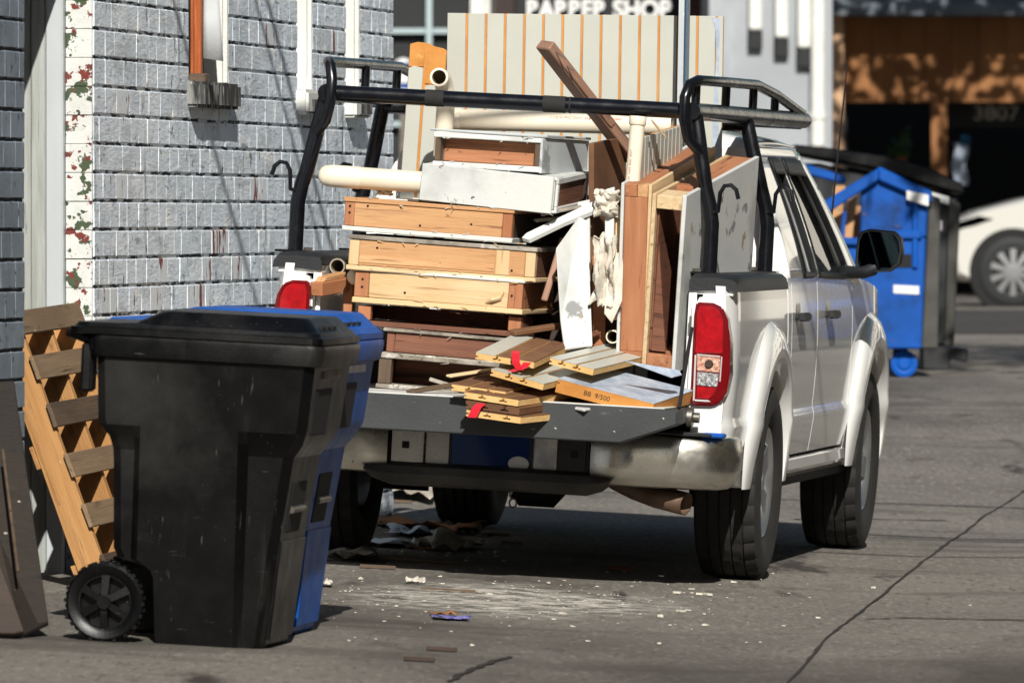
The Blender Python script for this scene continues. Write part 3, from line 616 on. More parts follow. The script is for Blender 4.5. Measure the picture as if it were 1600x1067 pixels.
b.ring_loft(rows); b.build('bumper_step', 'step_plastic', tk, smooth=True, angle=45)
pf = MB().box(-.160, .160, -1.168, -1.152, .395, .560).build('plate_frame', 'black_trim', tk, bevel=.004, seg=2)
MB().box(-.148, .148, -1.1715, -1.165, .425, .553).build('license_plate', 'plate', pf, WMX[tk], bevel=.002)
MB().lathe([(.001, .001), (.034, .001), (.036, 0)], 24, TM.inverted() @ TM @ Matrix.Translation((.108, -1.1722, .445)) @ Matrix.Rotation(rad(-90), 4, 'Z') @ Matrix.Diagonal((1, 1.1, .8, 1))).build('plate_glare', 'white_mark', pf, WMX[tk])  # white disc paints a blurred reflection on the plate
text_mesh('frame_lettering', 'KUSNY  NISSAN', .024, .0006, 'lens_trim', pf, TM @ Matrix.Translation((0, -1.1685, .4085)) @ Matrix.Rotation(rad(90), 4, 'X') @ Matrix.Diagonal((1.35, 1, 1, 1)))
MB().box(.79, .875, -1.165, -1.08, .586, .604).build('blue_film', 'blue_plastic', tk, bevel=.006)
# underside
MB().tube([(-.68, 0, .386), (.68, 0, .386)], .045, 12).tube([(-.14, 0, .38), (-.06, 0, .37), (.06, 0, .37), (.14, 0, .38)], [.05, .135, .135, .05], 16).build('rear_axle', 'under', tk, smooth=True)
for x in (-.48, .48): MB().box(x-.04, x+.04, -1.05, 3.9, .44, .60).tube([(x, -.75, .42), (x, -.3, .34), (x, .3, .34), (x, .7, .44)], .03, 8).build('frame_rail', 'under', tk)
MB().box(-.42, .42, 1.0, 3.9, .33, .5).box(-.3, .3, -.98, -.4, .45, .62).build('under_tray', 'under', tk)
MB().tube([(.30, -.35, .40), (.42, -.75, .385), (.52, -.93, .365), (.62, -1.03, .345), (.735, -1.075, .325)], [.03, .035, .04, .043, .043], 16, False).build('exhaust_pipe', 'rust', tk, smooth=True, solid=.004)
MB().tube([(.05, -.95, .40), (.055, -.96, .33), (.048, -.955, .315), (.058, -.96, .30)], .006, 8).tube([(.06+.014*math.cos(q*.8), -.955, .285+.018*math.sin(q*.8)) for q in range(9)], .004, 6).build('chain', 'steel', tk)
for x in (.52, -.80): MB().box(x, x+.28, .53, .56, .25, .50).build('mud_flap', 'under', tk)
# cab
def gx(Z): return .872 - (Z-1.19)*.385
def gpatch(b, q, off=0, nu=8, nv=8, sg=1):        # q: four (Y, Z) corners, laid on the cab's leaning side
    b.grid(lambda i, j: (lambda y, z: Vector((sg*(gx(z) + off - .012*((z-1.42)/.25)**2), y, z)))(
        *[(1-i)*(1-j)*q[0][k] + i*(1-j)*q[1][k] + i*j*q[2][k] + (1-i)*j*q[3][k] for k in (0, 1)]), nu, nv)
for sg in (1, -1):
    b = MB(); gpatch(b, [(.50, 1.185), (.97, 1.185), (1.05, 1.66), (.69, 1.66)], 0, 8, 10, sg); b.build('rear_pillar', 'car_paint', tk, smooth=True, solid=.03, weld=True)
    b = MB(); gpatch(b, [(1.37, 1.185), (1.46, 1.185), (1.44, 1.66), (1.36, 1.66)], 0, 3, 10, sg); b.build('center_pillar', 'car_paint', tk, smooth=True, solid=.03)
    b = MB(); gpatch(b, [(2.44, 1.17), (2.80, 1.14), (2.10, 1.69), (1.99, 1.655)], 0, 3, 12, sg); b.build('windshield_pillar', 'car_paint', tk, smooth=True, solid=.03)
    b = MB(); gpatch(b, [(.69, 1.66), (2.03, 1.66), (2.06, 1.71), (.72, 1.71)], 0, 14, 3, sg); b.build('roof_rail', 'car_paint', tk, smooth=True, solid=.03)
    for q, nm in (([(.985, 1.195), (1.365, 1.195), (1.355, 1.655), (1.055, 1.655)], 'rear_window'), ([(1.465, 1.195), (2.44, 1.18), (1.99, 1.65), (1.445, 1.655)], 'front_window')):
        b = MB(); gpatch(b, q, -.016, 6, 8, sg); gl = b.build(nm, 'glass', tk, smooth=True)
        fr = MB()
        P = [Vector((sg*(gx(z)+.006 - .012*((z-1.42)/.25)**2), y, z)) for a, c in zip(q, q[1:] + q[:1]) for y, z in ((a[0]+(c[0]-a[0])*t/6, a[1]+(c[1]-a[1])*t/6) for t in range(6))]
        P.append(P[0]); fr.tube(P, .014, 6, False); fr.build('window_seal', 'black_trim', gl, WMX[tk], smooth=True)
        b = MB(); (a0, a1), (b0, b1) = q[3], q[2]; gpatch(b, [(a0, a1-.055), (b0, b1-.055), (b0, b1+.01), (a0, a1+.01)], .022, 8, 3, sg); b.build('rain_visor', 'black_trim', gl, WMX[tk], smooth=True, solid=.005)
    b = MB().tube([(sg*.855, 2.35, 1.20), (sg*.93, 2.44, 1.20), (sg*.97, 2.47, 1.22)], [.03, .026, .03], 10); mr = b.build('mirror_arm', 'black_trim', tk, smooth=True)
    out = [(.895, 1.24), (.905, 1.215), (.94, 1.20), (1.04, 1.21), (1.082, 1.245), (1.09, 1.30), (1.08, 1.355), (1.05, 1.382), (.95, 1.387), (.915, 1.375), (.90, 1.34)]
    ct = Vector((sg*.99, 0, 1.295)); hs = MB()
    hs.ring_loft([[ct.lerp(Vector((sg*x, 0, z)), s) + Vector((0, y, 0)) for x, z in out] for y, s in ((2.448, .94), (2.44, .99), (2.45, 1.0), (2.52, 1.0), (2.57, .9), (2.60, .6), (2.605, .2))])
    mh = hs.build('mirror_housing', 'black_trim', mr, WMX[tk], smooth=True, angle=50)
    MB().add([ct.lerp(Vector((sg*x, 0, z)), .90) + Vector((0, 2.4465, 0)) for x, z in out], [tuple(range(11))]).build('mirror_glass', 'mirror', mr, WMX[tk])
b = MB(); b.grid(lambda i, j: Vector(((2*i-1)*.672, .70 + 1.38*j, 1.705 + .062*(1-(2*i-1)**4) + .012*math.sin(math.pi*j) - (.05*max(0, .06-j)/.06 if j < .06 else 0))), 16, 14); b.build('roof', 'car_paint', tk, smooth=True, solid=.02)
MB().hexa([(-.86, .50, .7), (.86, .50, .7), (.86, .53, .7), (-.86, .53, .7)], [(-.855, .50, 1.25), (.855, .50, 1.25), (.855, .53, 1.25), (-.855, .53, 1.25)]).hexa([(-.85, .50, 1.25), (-.60, .50, 1.25), (-.60, .53, 1.25), (-.85, .53, 1.25)], [(-.68, .68, 1.70), (-.56, .68, 1.70), (-.56, .71, 1.70), (-.68, .71, 1.70)]).hexa([(.60, .50, 1.25), (.85, .50, 1.25), (.85, .53, 1.25), (.60, .53, 1.25)], [(.56, .68, 1.70), (.68, .68, 1.70), (.68, .71, 1.70), (.56, .71, 1.70)]).hexa([(-.56, .66, 1.66), (.56, .66, 1.66), (.56, .69, 1.66), (-.56, .69, 1.66)], [(-.56, .68, 1.71), (.56, .68, 1.71), (.56, .71, 1.71), (-.56, .71, 1.71)]).build('cab_back', 'car_paint', tk)
MB().hexa([(-.60, .512, 1.25), (.60, .512, 1.25), (.60, .52, 1.25), (-.60, .52, 1.25)], [(-.56, .665, 1.66), (.56, .665, 1.66), (.56, .675, 1.66), (-.56, .675, 1.66)]).build('back_window', 'glass_sky', tk)
b = MB(); b.grid(lambda i, j: Vector(((2*i-1)*(.83 - .18*j), 2.80 - .72*j + .06*(1-(2*i-1)**2), 1.15 + .55*j)), 12, 6); b.build('windshield', 'glass', tk, smooth=True)
b = MB(); b.grid(lambda i, j: Vector(((2*i-1)*(.84 - .08*j), 2.72 + 1.25*j, 1.165 + .02*(1-(2*i-1)**2) - .13*j**1.6)), 12, 10); b.build('hood', 'car_paint', tk, smooth=True, solid=.015)
MB().box(-.78, .78, 3.97, 4.05, .45, 1.04).build('grille', 'chrome', tk, bevel=.02); MB().box(-.84, .84, 3.98, 4.12, .38, .62).build('front_bumper', 'chrome', tk, bevel=.03, seg=2)
MB().box(-.80, .80, 2.75, 2.85, .60, 1.15).build('dashboard', 'beige', tk, bevel=.02)
MB().box(-.84, .84, .55, 2.8, .50, .56).build('cab_floor', 'under', tk)
for x in (-.40, .40):
    MB().box(x-.25, x+.25, 1.55, 2.05, .60, .82).hexa([(x-.25, 1.45, .8), (x+.25, 1.45, .8), (x+.25, 1.6, .8), (x-.25, 1.6, .8)], [(x-.22, 1.30, 1.36), (x+.22, 1.30, 1.36), (x+.22, 1.40, 1.36), (x-.22, 1.40, 1.36)]).box(x-.13, x+.13, 1.27, 1.38, 1.40, 1.57).box(x-.06, x+.06, 1.3, 1.34, 1.34, 1.42).build('seat', 'beige', tk, bevel=.02, seg=2)
MB().hexa([(-.7, .62, .6), (.7, .62, .6), (.7, 1.1, .6), (-.7, 1.1, .6)], [(-.7, .62, .85), (.7, .62, .85), (.7, 1.1, .82), (-.7, 1.1, .82)]).box(-.7, .7, .58, .70, .85, 1.22).build('rear_seat', 'beige', tk, bevel=.03, seg=2)
b0 = T(1293, 338, Y=3.0); MB().tube([T(1284, 425, Y=2.9), T(1317, 97, Y=2.9)], [.005, .003], 6).tube([T(1283, 440, Y=2.9), T(1285, 415, Y=2.9)], [.014, .009], 8).build('antenna', 'black_trim', tk)
# rack
for sg, xr, xf, xb in ((1, .660, .70, .752), (-1, -.735, -.75, -.832)):
    MB().tube([(xr, -.945, 1.828), (xf, 2.05, 1.828), (xf, 2.10, 1.828), (xf, 2.12, 1.828)], [.034, .034, .030, .015], 16).build('rack_rail', 'black_metal', tk, smooth=True, angle=60)
    hp = MB().tube([(xr+sg*.045, -.9, 1.66), (xr-sg*.005, -.96, 1.72), (xr-sg*.024, -.975, 1.80), (xr-sg*.024, -.975, 1.88), (xr-sg*.012, -.95, 1.93), (xr+sg*.01, -.88, 1.948), (xr+sg*.02, -.2, 1.952), (xr+.6*(xf-xr), .68, 1.955), (xf, 1.2, 1.92), (xf, 2.0, 1.855)], .021, 12)
    hp.build('rack_guard', 'black_metal', tk, smooth=True)
    for Y, z in ((-.86, 1.945), (-.10, 1.945), (.62, 1.95), (1.22, 1.915)):
        x = xr + (xf-xr)*(Y+.94)/3.0; MB().tube([(x, Y, 1.84), (x, Y, z)], .017, 10).build('rack_upright', 'black_metal', tk, smooth=True)
    for Y, xt in ((-.90, xr), (.40, xr + (xf-xr)*.45)):
        x0 = xb if Y < 0 else xb + (.04 if sg > 0 else .01)
        MB().tube([(x0, Y, 1.20), (x0, Y, 1.40), (x0-sg*.012, Y, 1.47), (x0-sg*.03, Y, 1.53), (xt+sg*.012, Y, 1.80), (xt, Y, 1.825)], [.029]*5 + [.025], 14).build('rack_post', 'black_metal', tk, smooth=True)
        bpz = MB().box(x0-.07, x0+.05, Y-.055, Y+.055, 1.205, 1.214).build('base_plate', 'black_metal', tk, bevel=.002)
        for dy in (-.035, .035): MB().lathe([(.001, .012), (.011, .012), (.012, 0)], 6, Matrix.Translation((x0-sg*.048, Y+dy, 1.214)) @ Matrix.Rotation(rad(-90), 4, 'Y')).build('bolt', 'steel', bpz, WMX[tk])
        MB().tube([(x0+sg*.0, Y-.02, 1.44), (x0+sg*.026, Y-.03, 1.45), (x0+sg*.03, Y-.03, 1.52), (x0+sg*.045, Y-.03, 1.548), (x0+sg*.07, Y-.03, 1.552), (x0+sg*.09, Y-.03, 1.535), (x0+sg*.10, Y-.03, 1.50)], .0085, 8).build('tie_hook', 'black_metal', tk, smooth=True)
MB().tube([(-.735, -.9, 1.828), (.66, -.9, 1.828)], .031, 16).build('rack_crossbar', 'black_metal', tk, smooth=True)
for x0, x1 in ((-.36, -.29), (.09, .175), (.19, .196)): MB().tube([(x0, -.9, 1.828), (x1, -.9, 1.828)], .0325, 16).build('rubber_sleeve', 'rubber', tk, smooth=True)
MB().tube([(-.745, .40, 1.79), (.685, .40, 1.79)], .028, 14).build('rack_crossbar', 'black_metal', tk, smooth=True)
MB().tube([(-.75, 2.0, 1.815), (.70, 2.0, 1.815)], .026, 14).build('rack_crossbar', 'black_metal', tk, smooth=True)
# ------------------------------------------------------------------ the load (placed in the truck's frame)
def LF(tl, tr, Y, h, yaw=0, tilt=0):               # frame at the lower left front corner of a box seen with this top edge
    a = T(*tl, Y=Y); b = T(*tr, Y=Y)
    for k in range(4): b = T(*tr, Y=Y + math.tan(rad(yaw))*(b.x-a.x))
    up_ = Vector((0, -math.sin(rad(tilt)), math.cos(rad(tilt)))); f = frame(a, b-a, up_); w_ = (b-a).length
    return TM @ f @ Matrix.Translation((0, 0, -h)), w_
def crate(name, label, tl, tr, Y, h, d, yaw=0, tilt=0, front='fir', top='grey_edge', bottom='white_board', side='orange_wood', block='orange_wood', bw=.045, ov=.006, tt=.012, bt=.012, cat='wooden crate', back=True, fy=0, lip=None):
    W, w_ = LF(tl, tr, Y, h, yaw, tilt); r = thing(name, W, label, cat, 'dismantled cabinet boxes stacked in the truck bed')
    if top: plank('top_panel', top, r, (-ov, w_+ov), (-ov, d), (h-tt, h))
    if bottom: plank('bottom_panel', bottom, r, (-ov, w_+ov), (-ov, d), (0, bt))
    z0, z1 = bt+.001, h-tt-.001
    if front:
        plank('front_board', front, r, (bw+.001, w_-bw-.001), (fy, fy+.02), (z0, z1))
    if bw:
        plank('corner_block', block, r, (0, bw), (.001, .045), (z0, z1)); plank('corner_block', block, r, (w_-bw, w_), (.001, .045), (z0, z1))
    plank('side_board', side, r, (w_-.02, w_-.001), (.047 if bw else .0, d-.001), (z0, z1)); plank('side_board', side, r, (.001, .02), (.047 if bw else 0, d-.001), (z0, z1))
    if back: plank('back_board', side, r, (.022, w_-.022), (d-.02, d-.002), (z0, z1))
    sp = MB()
    for k in range(16):
        zb_ = random.choice((bt, bt*.2, h-tt, h)); x_ = random.uniform(.02, w_-.02); l_ = random.uniform(.012, .045); q = Vector((x_, -ov-.001, zb_)); e_ = q + Vector((random.uniform(-1, 1)*l_, -random.uniform(.002, .012), random.uniform(-.012, .012)))
        sp.tube([q, q.lerp(e_, .5), e_], [.0022, .0018, .0004], 4)
    sp.build('splinters', bottom or 'old_wood', r)['kind'] = 'stuff'
    if lip: plank('lip', lip, r, (0, w_), (-.012, -ov-.001), (h-.018, h+.004))
    return r, w_
def nails(r, pts, m='under'):
    for x, z in pts: MB().lathe([(.001, .003), (.004, .002), (.005, 0)], 8, Matrix.Translation((x, -.0005, z)) @ Matrix.Rotation(rad(-90), 4, 'Z')).build('nail', m, r)
c_, w_ = crate('open_cabinet_box', 'weathered open box with grey painted edges at the bottom of the stack', (593, 551), (806, 569), -1.06, .135, .26, front=None, top='grey_edge', bottom='grey_edge', side='red_wood', block='old_wood', bw=.05, tt=.018, bt=.018)
plank('loose_strip', 'grey_edge', c_, (.19, .52), (-.02, -.004), (.085, .10), W=WMX[c_] @ Matrix.Rotation(rad(12), 4, 'Y'))
crate('drawer_box', 'dark red brown box with frayed grey top edge, second from the bottom', (606, 512), (800, 529), -1.05, .105, .7, front='red_wood', top='grey_edge', bottom='grey_edge', side='red_wood', block='red_wood', tt=.014, bw=.03, ov=.014)
crate('open_cabinet_box', 'narrow open fronted box with dark inside under the pale pine crate', (560, 472), (815, 491), -1.04, .088, .30, front=None, top=None, bottom='red_wood', side='red_wood', block='orange_wood', bw=.05, bt=.02)
c_, w_ = crate('wooden_crate', 'pale pine fronted crate with white painted top edge and brown end blocks', (556, 417), (818, 437), -1.05, .135, .62, yaw=-2, front='pine', top='white_board', bottom='pine', side='orange_wood', block='orange_wood', bw=.055, tt=.014, bt=.02)
nails(c_, [(.20, .05), (.03, .06), (.03, .09), (.62, .07)])
b = MB().tube([(.52, .0, .035), (.545, -.012, .05), (.575, -.004, .06), (.59, -.01, .085)], [.004, .011, .012, .003], 7); b.build('torn_splinter', 'pine', c_, smooth=True)
c_, w_ = crate('wooden_crate', 'fir crate with grey top panel and open right end above the pale pine one', (547, 366), (838, 387), -1.06, .135, .62, front='fir', top='grey_edge', bottom='pine', side='red_wood', block='pine', bw=.04, tt=.018, bt=.018)
plank('front_board', 'fir', c_, (.042, w_-.16), (-.004, -.001), (.03, .058)); plank('corner_block', 'pine', c_, (w_-.155, w_-.10), (-.006, -.001), (.02, .115))
nails(c_, [(.06, .04), (.36, .05), (.64, .04), (.11, .09)])
c_, w_ = crate('wooden_crate', 'orange fir crate with knots carrying the big white panel box', (540, 308), (802, 328), -1.05, .128, .62, yaw=-1, front='fir', top='fir', bottom='white_board', side='dark_wood', block='orange_wood', bw=.038, tt=.016, bt=.018)
nails(c_, [(.02, .07), (.02, .095), (.09, .1), (.5, .06), (.30, .04)])
for k in range(7):
    x = .14 + k*.05 + random.uniform(-.02, .02); plank('loose_splinter', random.choice(('grey_edge', 'old_wood', 'white_board')), c_, (x, x+random.uniform(.05, .13)), (.02+.02*k, .035+.02*k), (.129, .136+.004*(k % 3)))
c_, w_ = crate('white_panel_box', 'big white painted panel box with rough brown open end on the crates', (663, 256), (869, 278), -1.04, .137, .62, yaw=-3, tilt=3, front=None, top='white_board', bottom='white_board', side='white_board', block=None, bw=0, cat='panel box')
plank('front_panel', 'white_board', c_, (-.004, w_-.004), (-.02, -.001), (-.002, .139)); plank('end_board', 'red_wood', c_, (w_-.002, w_+.004), (.03, .58), (.014, .118))
for z in (0, .112): plank('end_frame', 'white_board', c_, (w_+.001, w_+.012), (.0, .6), (z, z+.022))
plank('end_frame', 'white_board', c_, (w_+.001, w_+.012), (.0, .028), (.023, .111)); plank('end_frame', 'dark_wood', c_, (w_+.002, w_+.014), (.50, .53), (.02, .112))
c_, w_ = crate('white_cabinet_box', 'small white framed box with red brown recessed panel on top of the load', (681, 206), (845, 216), -.98, .132, .62, yaw=-8, front='orange_wood', top='white_board', bottom='white_board', side='grey_board', block='old_wood', bw=.022, fy=.05, tt=.02, bt=.02, ov=.006, cat='panel box')
plank('top_panel', 'grey_board', c_, (-.03, w_+.02), (.02, .6), (.134, .145)); plank('side_panel', 'grey_board', c_, (w_+.002, w_+.012), (-.006, .60), (-.004, .13))
# tall boxes standing on end by the right bed side
def tall(name, label, tl, tr, Y, h, d, yaw, tilt): 
    W, w_ = LF(tl, tr, Y, h, yaw, tilt); return thing(name, W, label, 'wooden box', 'tall boxes standing at the right bed side'), w_
r, w_ = tall('tall_door_box', 'tall orange fir box with closed front standing on the tailgate end', (971, 287), (1019, 290), -1.10, .69, 1.15, -4, 8)
plank('front_board', 'orange_wood', r, (.014, w_-.016), (0, .025), (.045, .64)); plank('front_board', 'orange_wood', r, (.014, w_-.016), (0.001, .024), (.0, .044))
plank('top_block', 'orange_wood', r, (.014, .062), (-.002, .05), (.642, .69)); plank('top_block', 'fir', r, (.064, w_-.016), (-.001, .05), (.642, .69))
plank('side_panel', 'white_board', r, (0, .013), (-.006, 1.15), (-.004, .694)); plank('side_panel', 'pine', r, (w_-.015, w_-.002), (-.002, 1.15), (-.008, .692)); plank('top_board', 'orange_wood', r, (.014, w_-.016), (.052, 1.15), (.66, .688))
plank('bottom_board', 'red_wood', r, (.014, w_-.016), (.03, 1.15), (0, .02))
r, w_ = tall('tall_door_box', 'tall hollow box with white painted outer skin standing against the bed side', (1019, 305), (1078, 311), -1.12, .665, 1.18, -5, 8)
plank('side_panel', 'pine', r, (.0, .018), (0, 1.18), (0, .67)); plank('side_panel', 'white_board', r, (w_-.028, w_-.012), (-.012, 1.19), (-.02, .676))
plank('inner_board', 'red_wood', r, (.02, .028), (.03, 1.15), (.06, .62)); plank('inner_board', 'red_wood', r, (w_-.038, w_-.03), (.05, 1.15), (.06, .62)); plank('back_board', 'red_wood', r, (.03, w_-.04), (.35, .37), (.05, .62))
plank('top_block', 'pine', r, (.019, w_-.029), (.0, .16), (.615, .668)); plank('top_board', 'orange_wood', r, (.019, w_-.029), (.30, 1.18), (.63, .667)); plank('bottom_block', 'orange_wood', r, (.019, w_-.029), (.002, .12), (.0, .05)); plank('bottom_board', 'orange_wood', r, (.019, w_-.029), (.122, 1.1), (.0, .03))
MB().prism([(.029, .06), (.085, .06), (.031, .48)], .03, .05).build('inner_brace', 'red_wood', r)
# slat wall panels
def slat_panel(name, label, W, w_, h, n, first, top_cut=None, bottom=0):
    r = thing(name, W, label, 'panel', 'slatted wall panels in the truck bed')
    MB().box(0, w_, .010, .022, bottom, h).build('backing_board', 'mdf', r)
    x = 0; k = 0; e = first
    while x < w_ - .002:
        x1 = min(e - .0045, w_); z1 = h - (top_cut[k] if top_cut else .0)
        MB().box(x + .001, x1, 0, .0098, bottom, z1).build('slat', 'laminate', r, bevel=.0015)
        x = e + .0045; e += .0778; k += 1
    return r
a = T(699, 21, Y=.30); b = T(1130, 26, Y=.30); f = frame(a, b-a); W = TM @ f @ Matrix.Translation((0, 0, -1.46)); W_ = (b-a).length
sp_ = slat_panel('slatwall_panel', 'large cream slatted wall panel with orange grooves standing upright behind the load', W, W_, 1.46, 14, T(729.5, 21, Y=.30).x - a.x)
MB().prism([(W_-.035, .2), (W_-.014, .2), (W_-.010, .9), (W_-.016, 1.2), (W_-.012, 1.452), (W_-.045, 1.455), (W_-.030, 1.40), (W_-.026, 1.30), (W_-.036, 1.05), (W_-.030, .7)], -.0015, -.0005).build('torn_facing', 'bag', sp_)
a = T(640, 70, Y=.10); b = T(698, 74, Y=.10); f = frame(a, b-a); w_ = (b-a).length; W = TM @ f @ Matrix.Translation((0, 0, -1.36))
r = thing('slatwall_panel', W, 'narrow broken slatted panel with bare orange top beside the elbow pipe', 'panel', 'slatted wall panels in the truck bed')
MB().prism([(0, 0), (w_, 0), (w_, 1.345), (w_*.9, 1.353), (w_*.62, 1.36), (w_*.5, 1.37), (w_*.2, 1.372), (0, 1.362)], .010, .022).build('backing_board', 'mdf', r, bevel=.002)
for x0, x1, z1 in ((.003, .062, 1.27), (.073, w_-.002, 1.20)): MB().prism([(x0, 0), (x1, 0), (x1, z1), (x0+.02, z1+.006), (x0, z1-.004)], 0, .0098).build('slat', 'laminate', r, bevel=.0015)
MB().prism([(.003, 1.273), (.062, 1.276), (.062, 1.335), (.03, 1.355), (.003, 1.35)], .004, .0098).build('bare_core', 'mdf', r); MB().prism([(.073, 1.21), (w_-.002, 1.206), (w_-.002, 1.33), (.09, 1.345), (.073, 1.34)], .004, .0098).build('bare_core', 'mdf', r)
a = T(1003, 216, Y=-.98); b = T(1068, 196, Y=-.14); f = frame(a, b-a); w_ = (b-a).length; W = TM @ f @ Matrix.Translation((0, 0, -.185))
slat_panel('slatwall_panel', 'short slatted panel standing lengthways on the tall orange box', W, w_, .185, 11, .07)
# the dark sheet added for the shade behind the crates comes further down
# pipes
def pipe(name, label, P, ro, ri, n=20, coup=(), m='pvc', cap=False):
    b = MB(); P = [Vector(p) for p in P]; b.tube(P, ro, n, cap); 
    o = thing(name, TM @ Matrix.Translation(P[0]), label, 'pipe', 'plastic drain pipes in the load'); sh = Matrix.Translation(-P[0])
    b.v = [sh @ q for q in b.v]; b.build('tube', m, o, smooth=True, angle=60)
    if not cap:
        e = MB().tube([p - P[0] for p in P], ri, n, False); e.build('bore', 'pvc_in', o, smooth=True)
        for s, t in ((P[0], P[1]), (P[-1], P[-2])):
            ax = (t-s).normalized(); fm = Matrix.Translation(s-P[0]) @ ax.to_track_quat('X', 'Z').to_matrix().to_4x4()
            MB().lathe([(ro, 0), (ri, 0)], n, fm).build('rim', m, o)
    for s, t, rr_ in coup:
        s = Vector(s) - P[0]; t = Vector(t) - P[0]; MB().tube([s, s.lerp(t, .04), s.lerp(t, .96), t], [rr_*.97, rr_, rr_, rr_*.97], n).build('coupling', m, o, smooth=True, angle=50)
    return o
e = T(686, 121, Y=-.42); p1 = T(689, 150, Y=-.30); p2 = T(693, 205, Y=-.28)
pipe('elbow_pipe', 'cream plastic elbow pipe with its open end facing the tailgate', [e, e + Vector((0, .06, -.003)), e + Vector((.003, .10, -.025)), e + Vector((.006, .125, -.06)), e + Vector((.010, .13, -.11)), p2 + Vector((0, .0, -.1))], .0365, .028, 24)
a = T(702, 187, Y=-.22); b = T(1050, 196, Y=-.22)
po = pipe('drain_pipe', 'long cream plastic pipe lying across in front of the large slatted panel', [a, b], .041, .036, 24, [(a, a.lerp(b, .055), .0445)])
text_mesh('printed_lettering', '1-1/2 IN PVC DWV  SCH 40  ASTM D2665', .016, .0003, 'red_ink', po, TM @ frame(a.lerp(b, .62), b-a) @ Matrix.Translation((0, -.0385, .018)) @ Matrix.Rotation(rad(62), 4, 'X'))
a = T(997, 182, Y=-.98); b = T(972, 480, Y=-1.0)
po = pipe('upright_pipe', 'cream upright plastic pipe with red print and collar beside the hanging plaster', [a, b], .0285, .025, 20, [(a, a.lerp(b, .045), .0335)])
text_mesh('printed_lettering', 'SCH 40  NSF-PW  PVC', .016, .0003, 'red_ink', po, TM @ frame(a.lerp(b, .28), a-b, (0, 1, 0)) @ Matrix.Translation((0, -.008, -.0268)) @ Matrix.Rotation(rad(180), 4, 'X') )
a = T(515, 275, Y=-1.0); b = T(720, 289, Y=-.93); d_ = (b-a).normalized()
pipe('capped_pipe', 'thick cream pipe with rounded cap sticking out past the rack post', [a - d_*.044, a - d_*.042, a - d_*.034, a - d_*.02, a, a + d_*.001, b], [.004, .016, .030, .039, .0425, .0425, .041], .03, 24, [(a, a + d_*.12, .0435)], cap=True)
def stub(px, py, Y, L, ro, label, m='pvc', dirv=(0, 1, 0)):
    s = T(px, py, Y=Y); return pipe('pipe_stub', label, [s, s + Vector(dirv)*L], ro, ro*.82, 18, m=m)
stub(527, 416, -.90, .5, .031, 'grey pipe end lying on the left bed rail', 'grey_edge'); stub(957, 526, -1.02, .4, .026, 'short pipe end at the foot of the tall boxes')
s = T(548, 432, Y=-.97); pipe('domed_stub', 'rounded white pipe cap wedged beside the pale pine crate', [s + Vector((-.01, 0, .0)), s + Vector((-.006, .004, 0)), s + Vector((.004, .01, 0)), s + Vector((.06, .05, -.01))], [.006, .02, .03, .032], .03, 16, cap=True)
# loose sticks and boards
def stick(name, label, P0, P1, wd, th, m, cat='board', up_=(0, 0, 1), group=None):
    f = frame(P0, P1-P0, up_); L_ = (P1-P0).length; o = MB().box(0, L_, -wd/2, wd/2, -th/2, th/2)
    r = thing(name, TM @ f, label, cat, group); o.build('wood', m, r, bevel=.004); return r, L_
r, L_ = stick('lumber_stud', 'splintered brown stud with nails leaning over the rack crossbar', T(851, 70, Y=-.86), T(990, 250, Y=-.45), .042, .078, 'stud_wood', 'stud', (0, -1, .6))
for x, z in ((.03, .05), (.10, .045), (.33, .04), (.40, -.04)): MB().tube([(x, 0, z*.6), (x+.03, -.01, z*1.7)], .0022, 6).build('nail', 'steel', r)
MB().prism([(.02, .034), (.42, .034), (.46, .046), (.3, .052), (.12, .046)], -.016, .014).build('split_grain', 'stud_wood', r, bevel=.003)
MB().prism([(.28, -.036), (.44, -.036), (.40, -.06), (.36, -.045)], -.010, .012).build('splinter', 'fir', r)
a = T(1070, -30, Y=.12); b = T(1064, 300, Y=.12); r = thing('blue_metal_angle', TM @ frame(b, a-b, (0, -1, 0)), 'tall blue painted metal angle standing before the slatted panel', 'metal angle'); L_ = (a-b).length
MB().box(0, L_, -.012, .022, -.002, .002).build('flange', 'grey_board', r); MB().box(0, L_, -.016, -.0125, -.05, .05).build('web', 'blue_paint', r)
def poly(name, label, pts, th, m, cat='board', group=None, bevel=.002):
    P = [T(x, y, Y=Y) for x, y, Y in pts]; n = (P[1]-P[0]).cross(P[2]-P[0]).normalized(); n = n if n.y < 0 else -n
    b = MB(); k = len(P); b.add(P + [p - n*th for p in P], [tuple(range(k)), tuple(range(2*k-1, k-1, -1))] + [(i, k+i, k+(i+1) % k, (i+1) % k) for i in range(k)])
    return tag(b.build(name, m, None, TM, bevel=bevel), label, cat, group)
poly('brown_hardboard', 'brown hardboard panel with pale edge standing behind the white scraps', [(928, 224, -.90), (978, 214, -.45), (980, 540, -.45), (928, 545, -.90)], .022, 'brown_hb')
poly('white_board', 'broken white board leaning against the upright scraps', [(869, 388, -1.10), (905, 338, -.98), (918, 345, -.98), (926, 540, -1.12), (882, 546, -1.14), (876, 500, -1.13)], .012, 'white_board', bevel=.003)
poly('white_board', 'thin white strip of board behind the broken white board', [(902, 316, -.93), (921, 312, -.93), (922, 440, -.96), (904, 442, -.96)], .02, 'white_board')
poly('white_board', 'narrow white splintered lath beside the hanging plaster', [(946, 296, -.97), (960, 292, -.97), (958, 420, -1.0), (944, 425, -1.0)], .02, 'white_board')
poly('white_board', 'curved white plank sloping from the crates to the plaster', [(815, 371, -1.06), (822, 364, -1.04), (935, 310, -.93), (946, 309, -.92), (944, 322, -.93), (880, 348, -1.0), (826, 374, -1.07)], .02, 'white_board')
poly('thin_lath', 'thin pale lath lying under the curved white plank', [(846, 331, -1.05), (908, 320, -.95), (910, 325, -.95), (848, 337, -1.05)], .014, 'grey_edge')
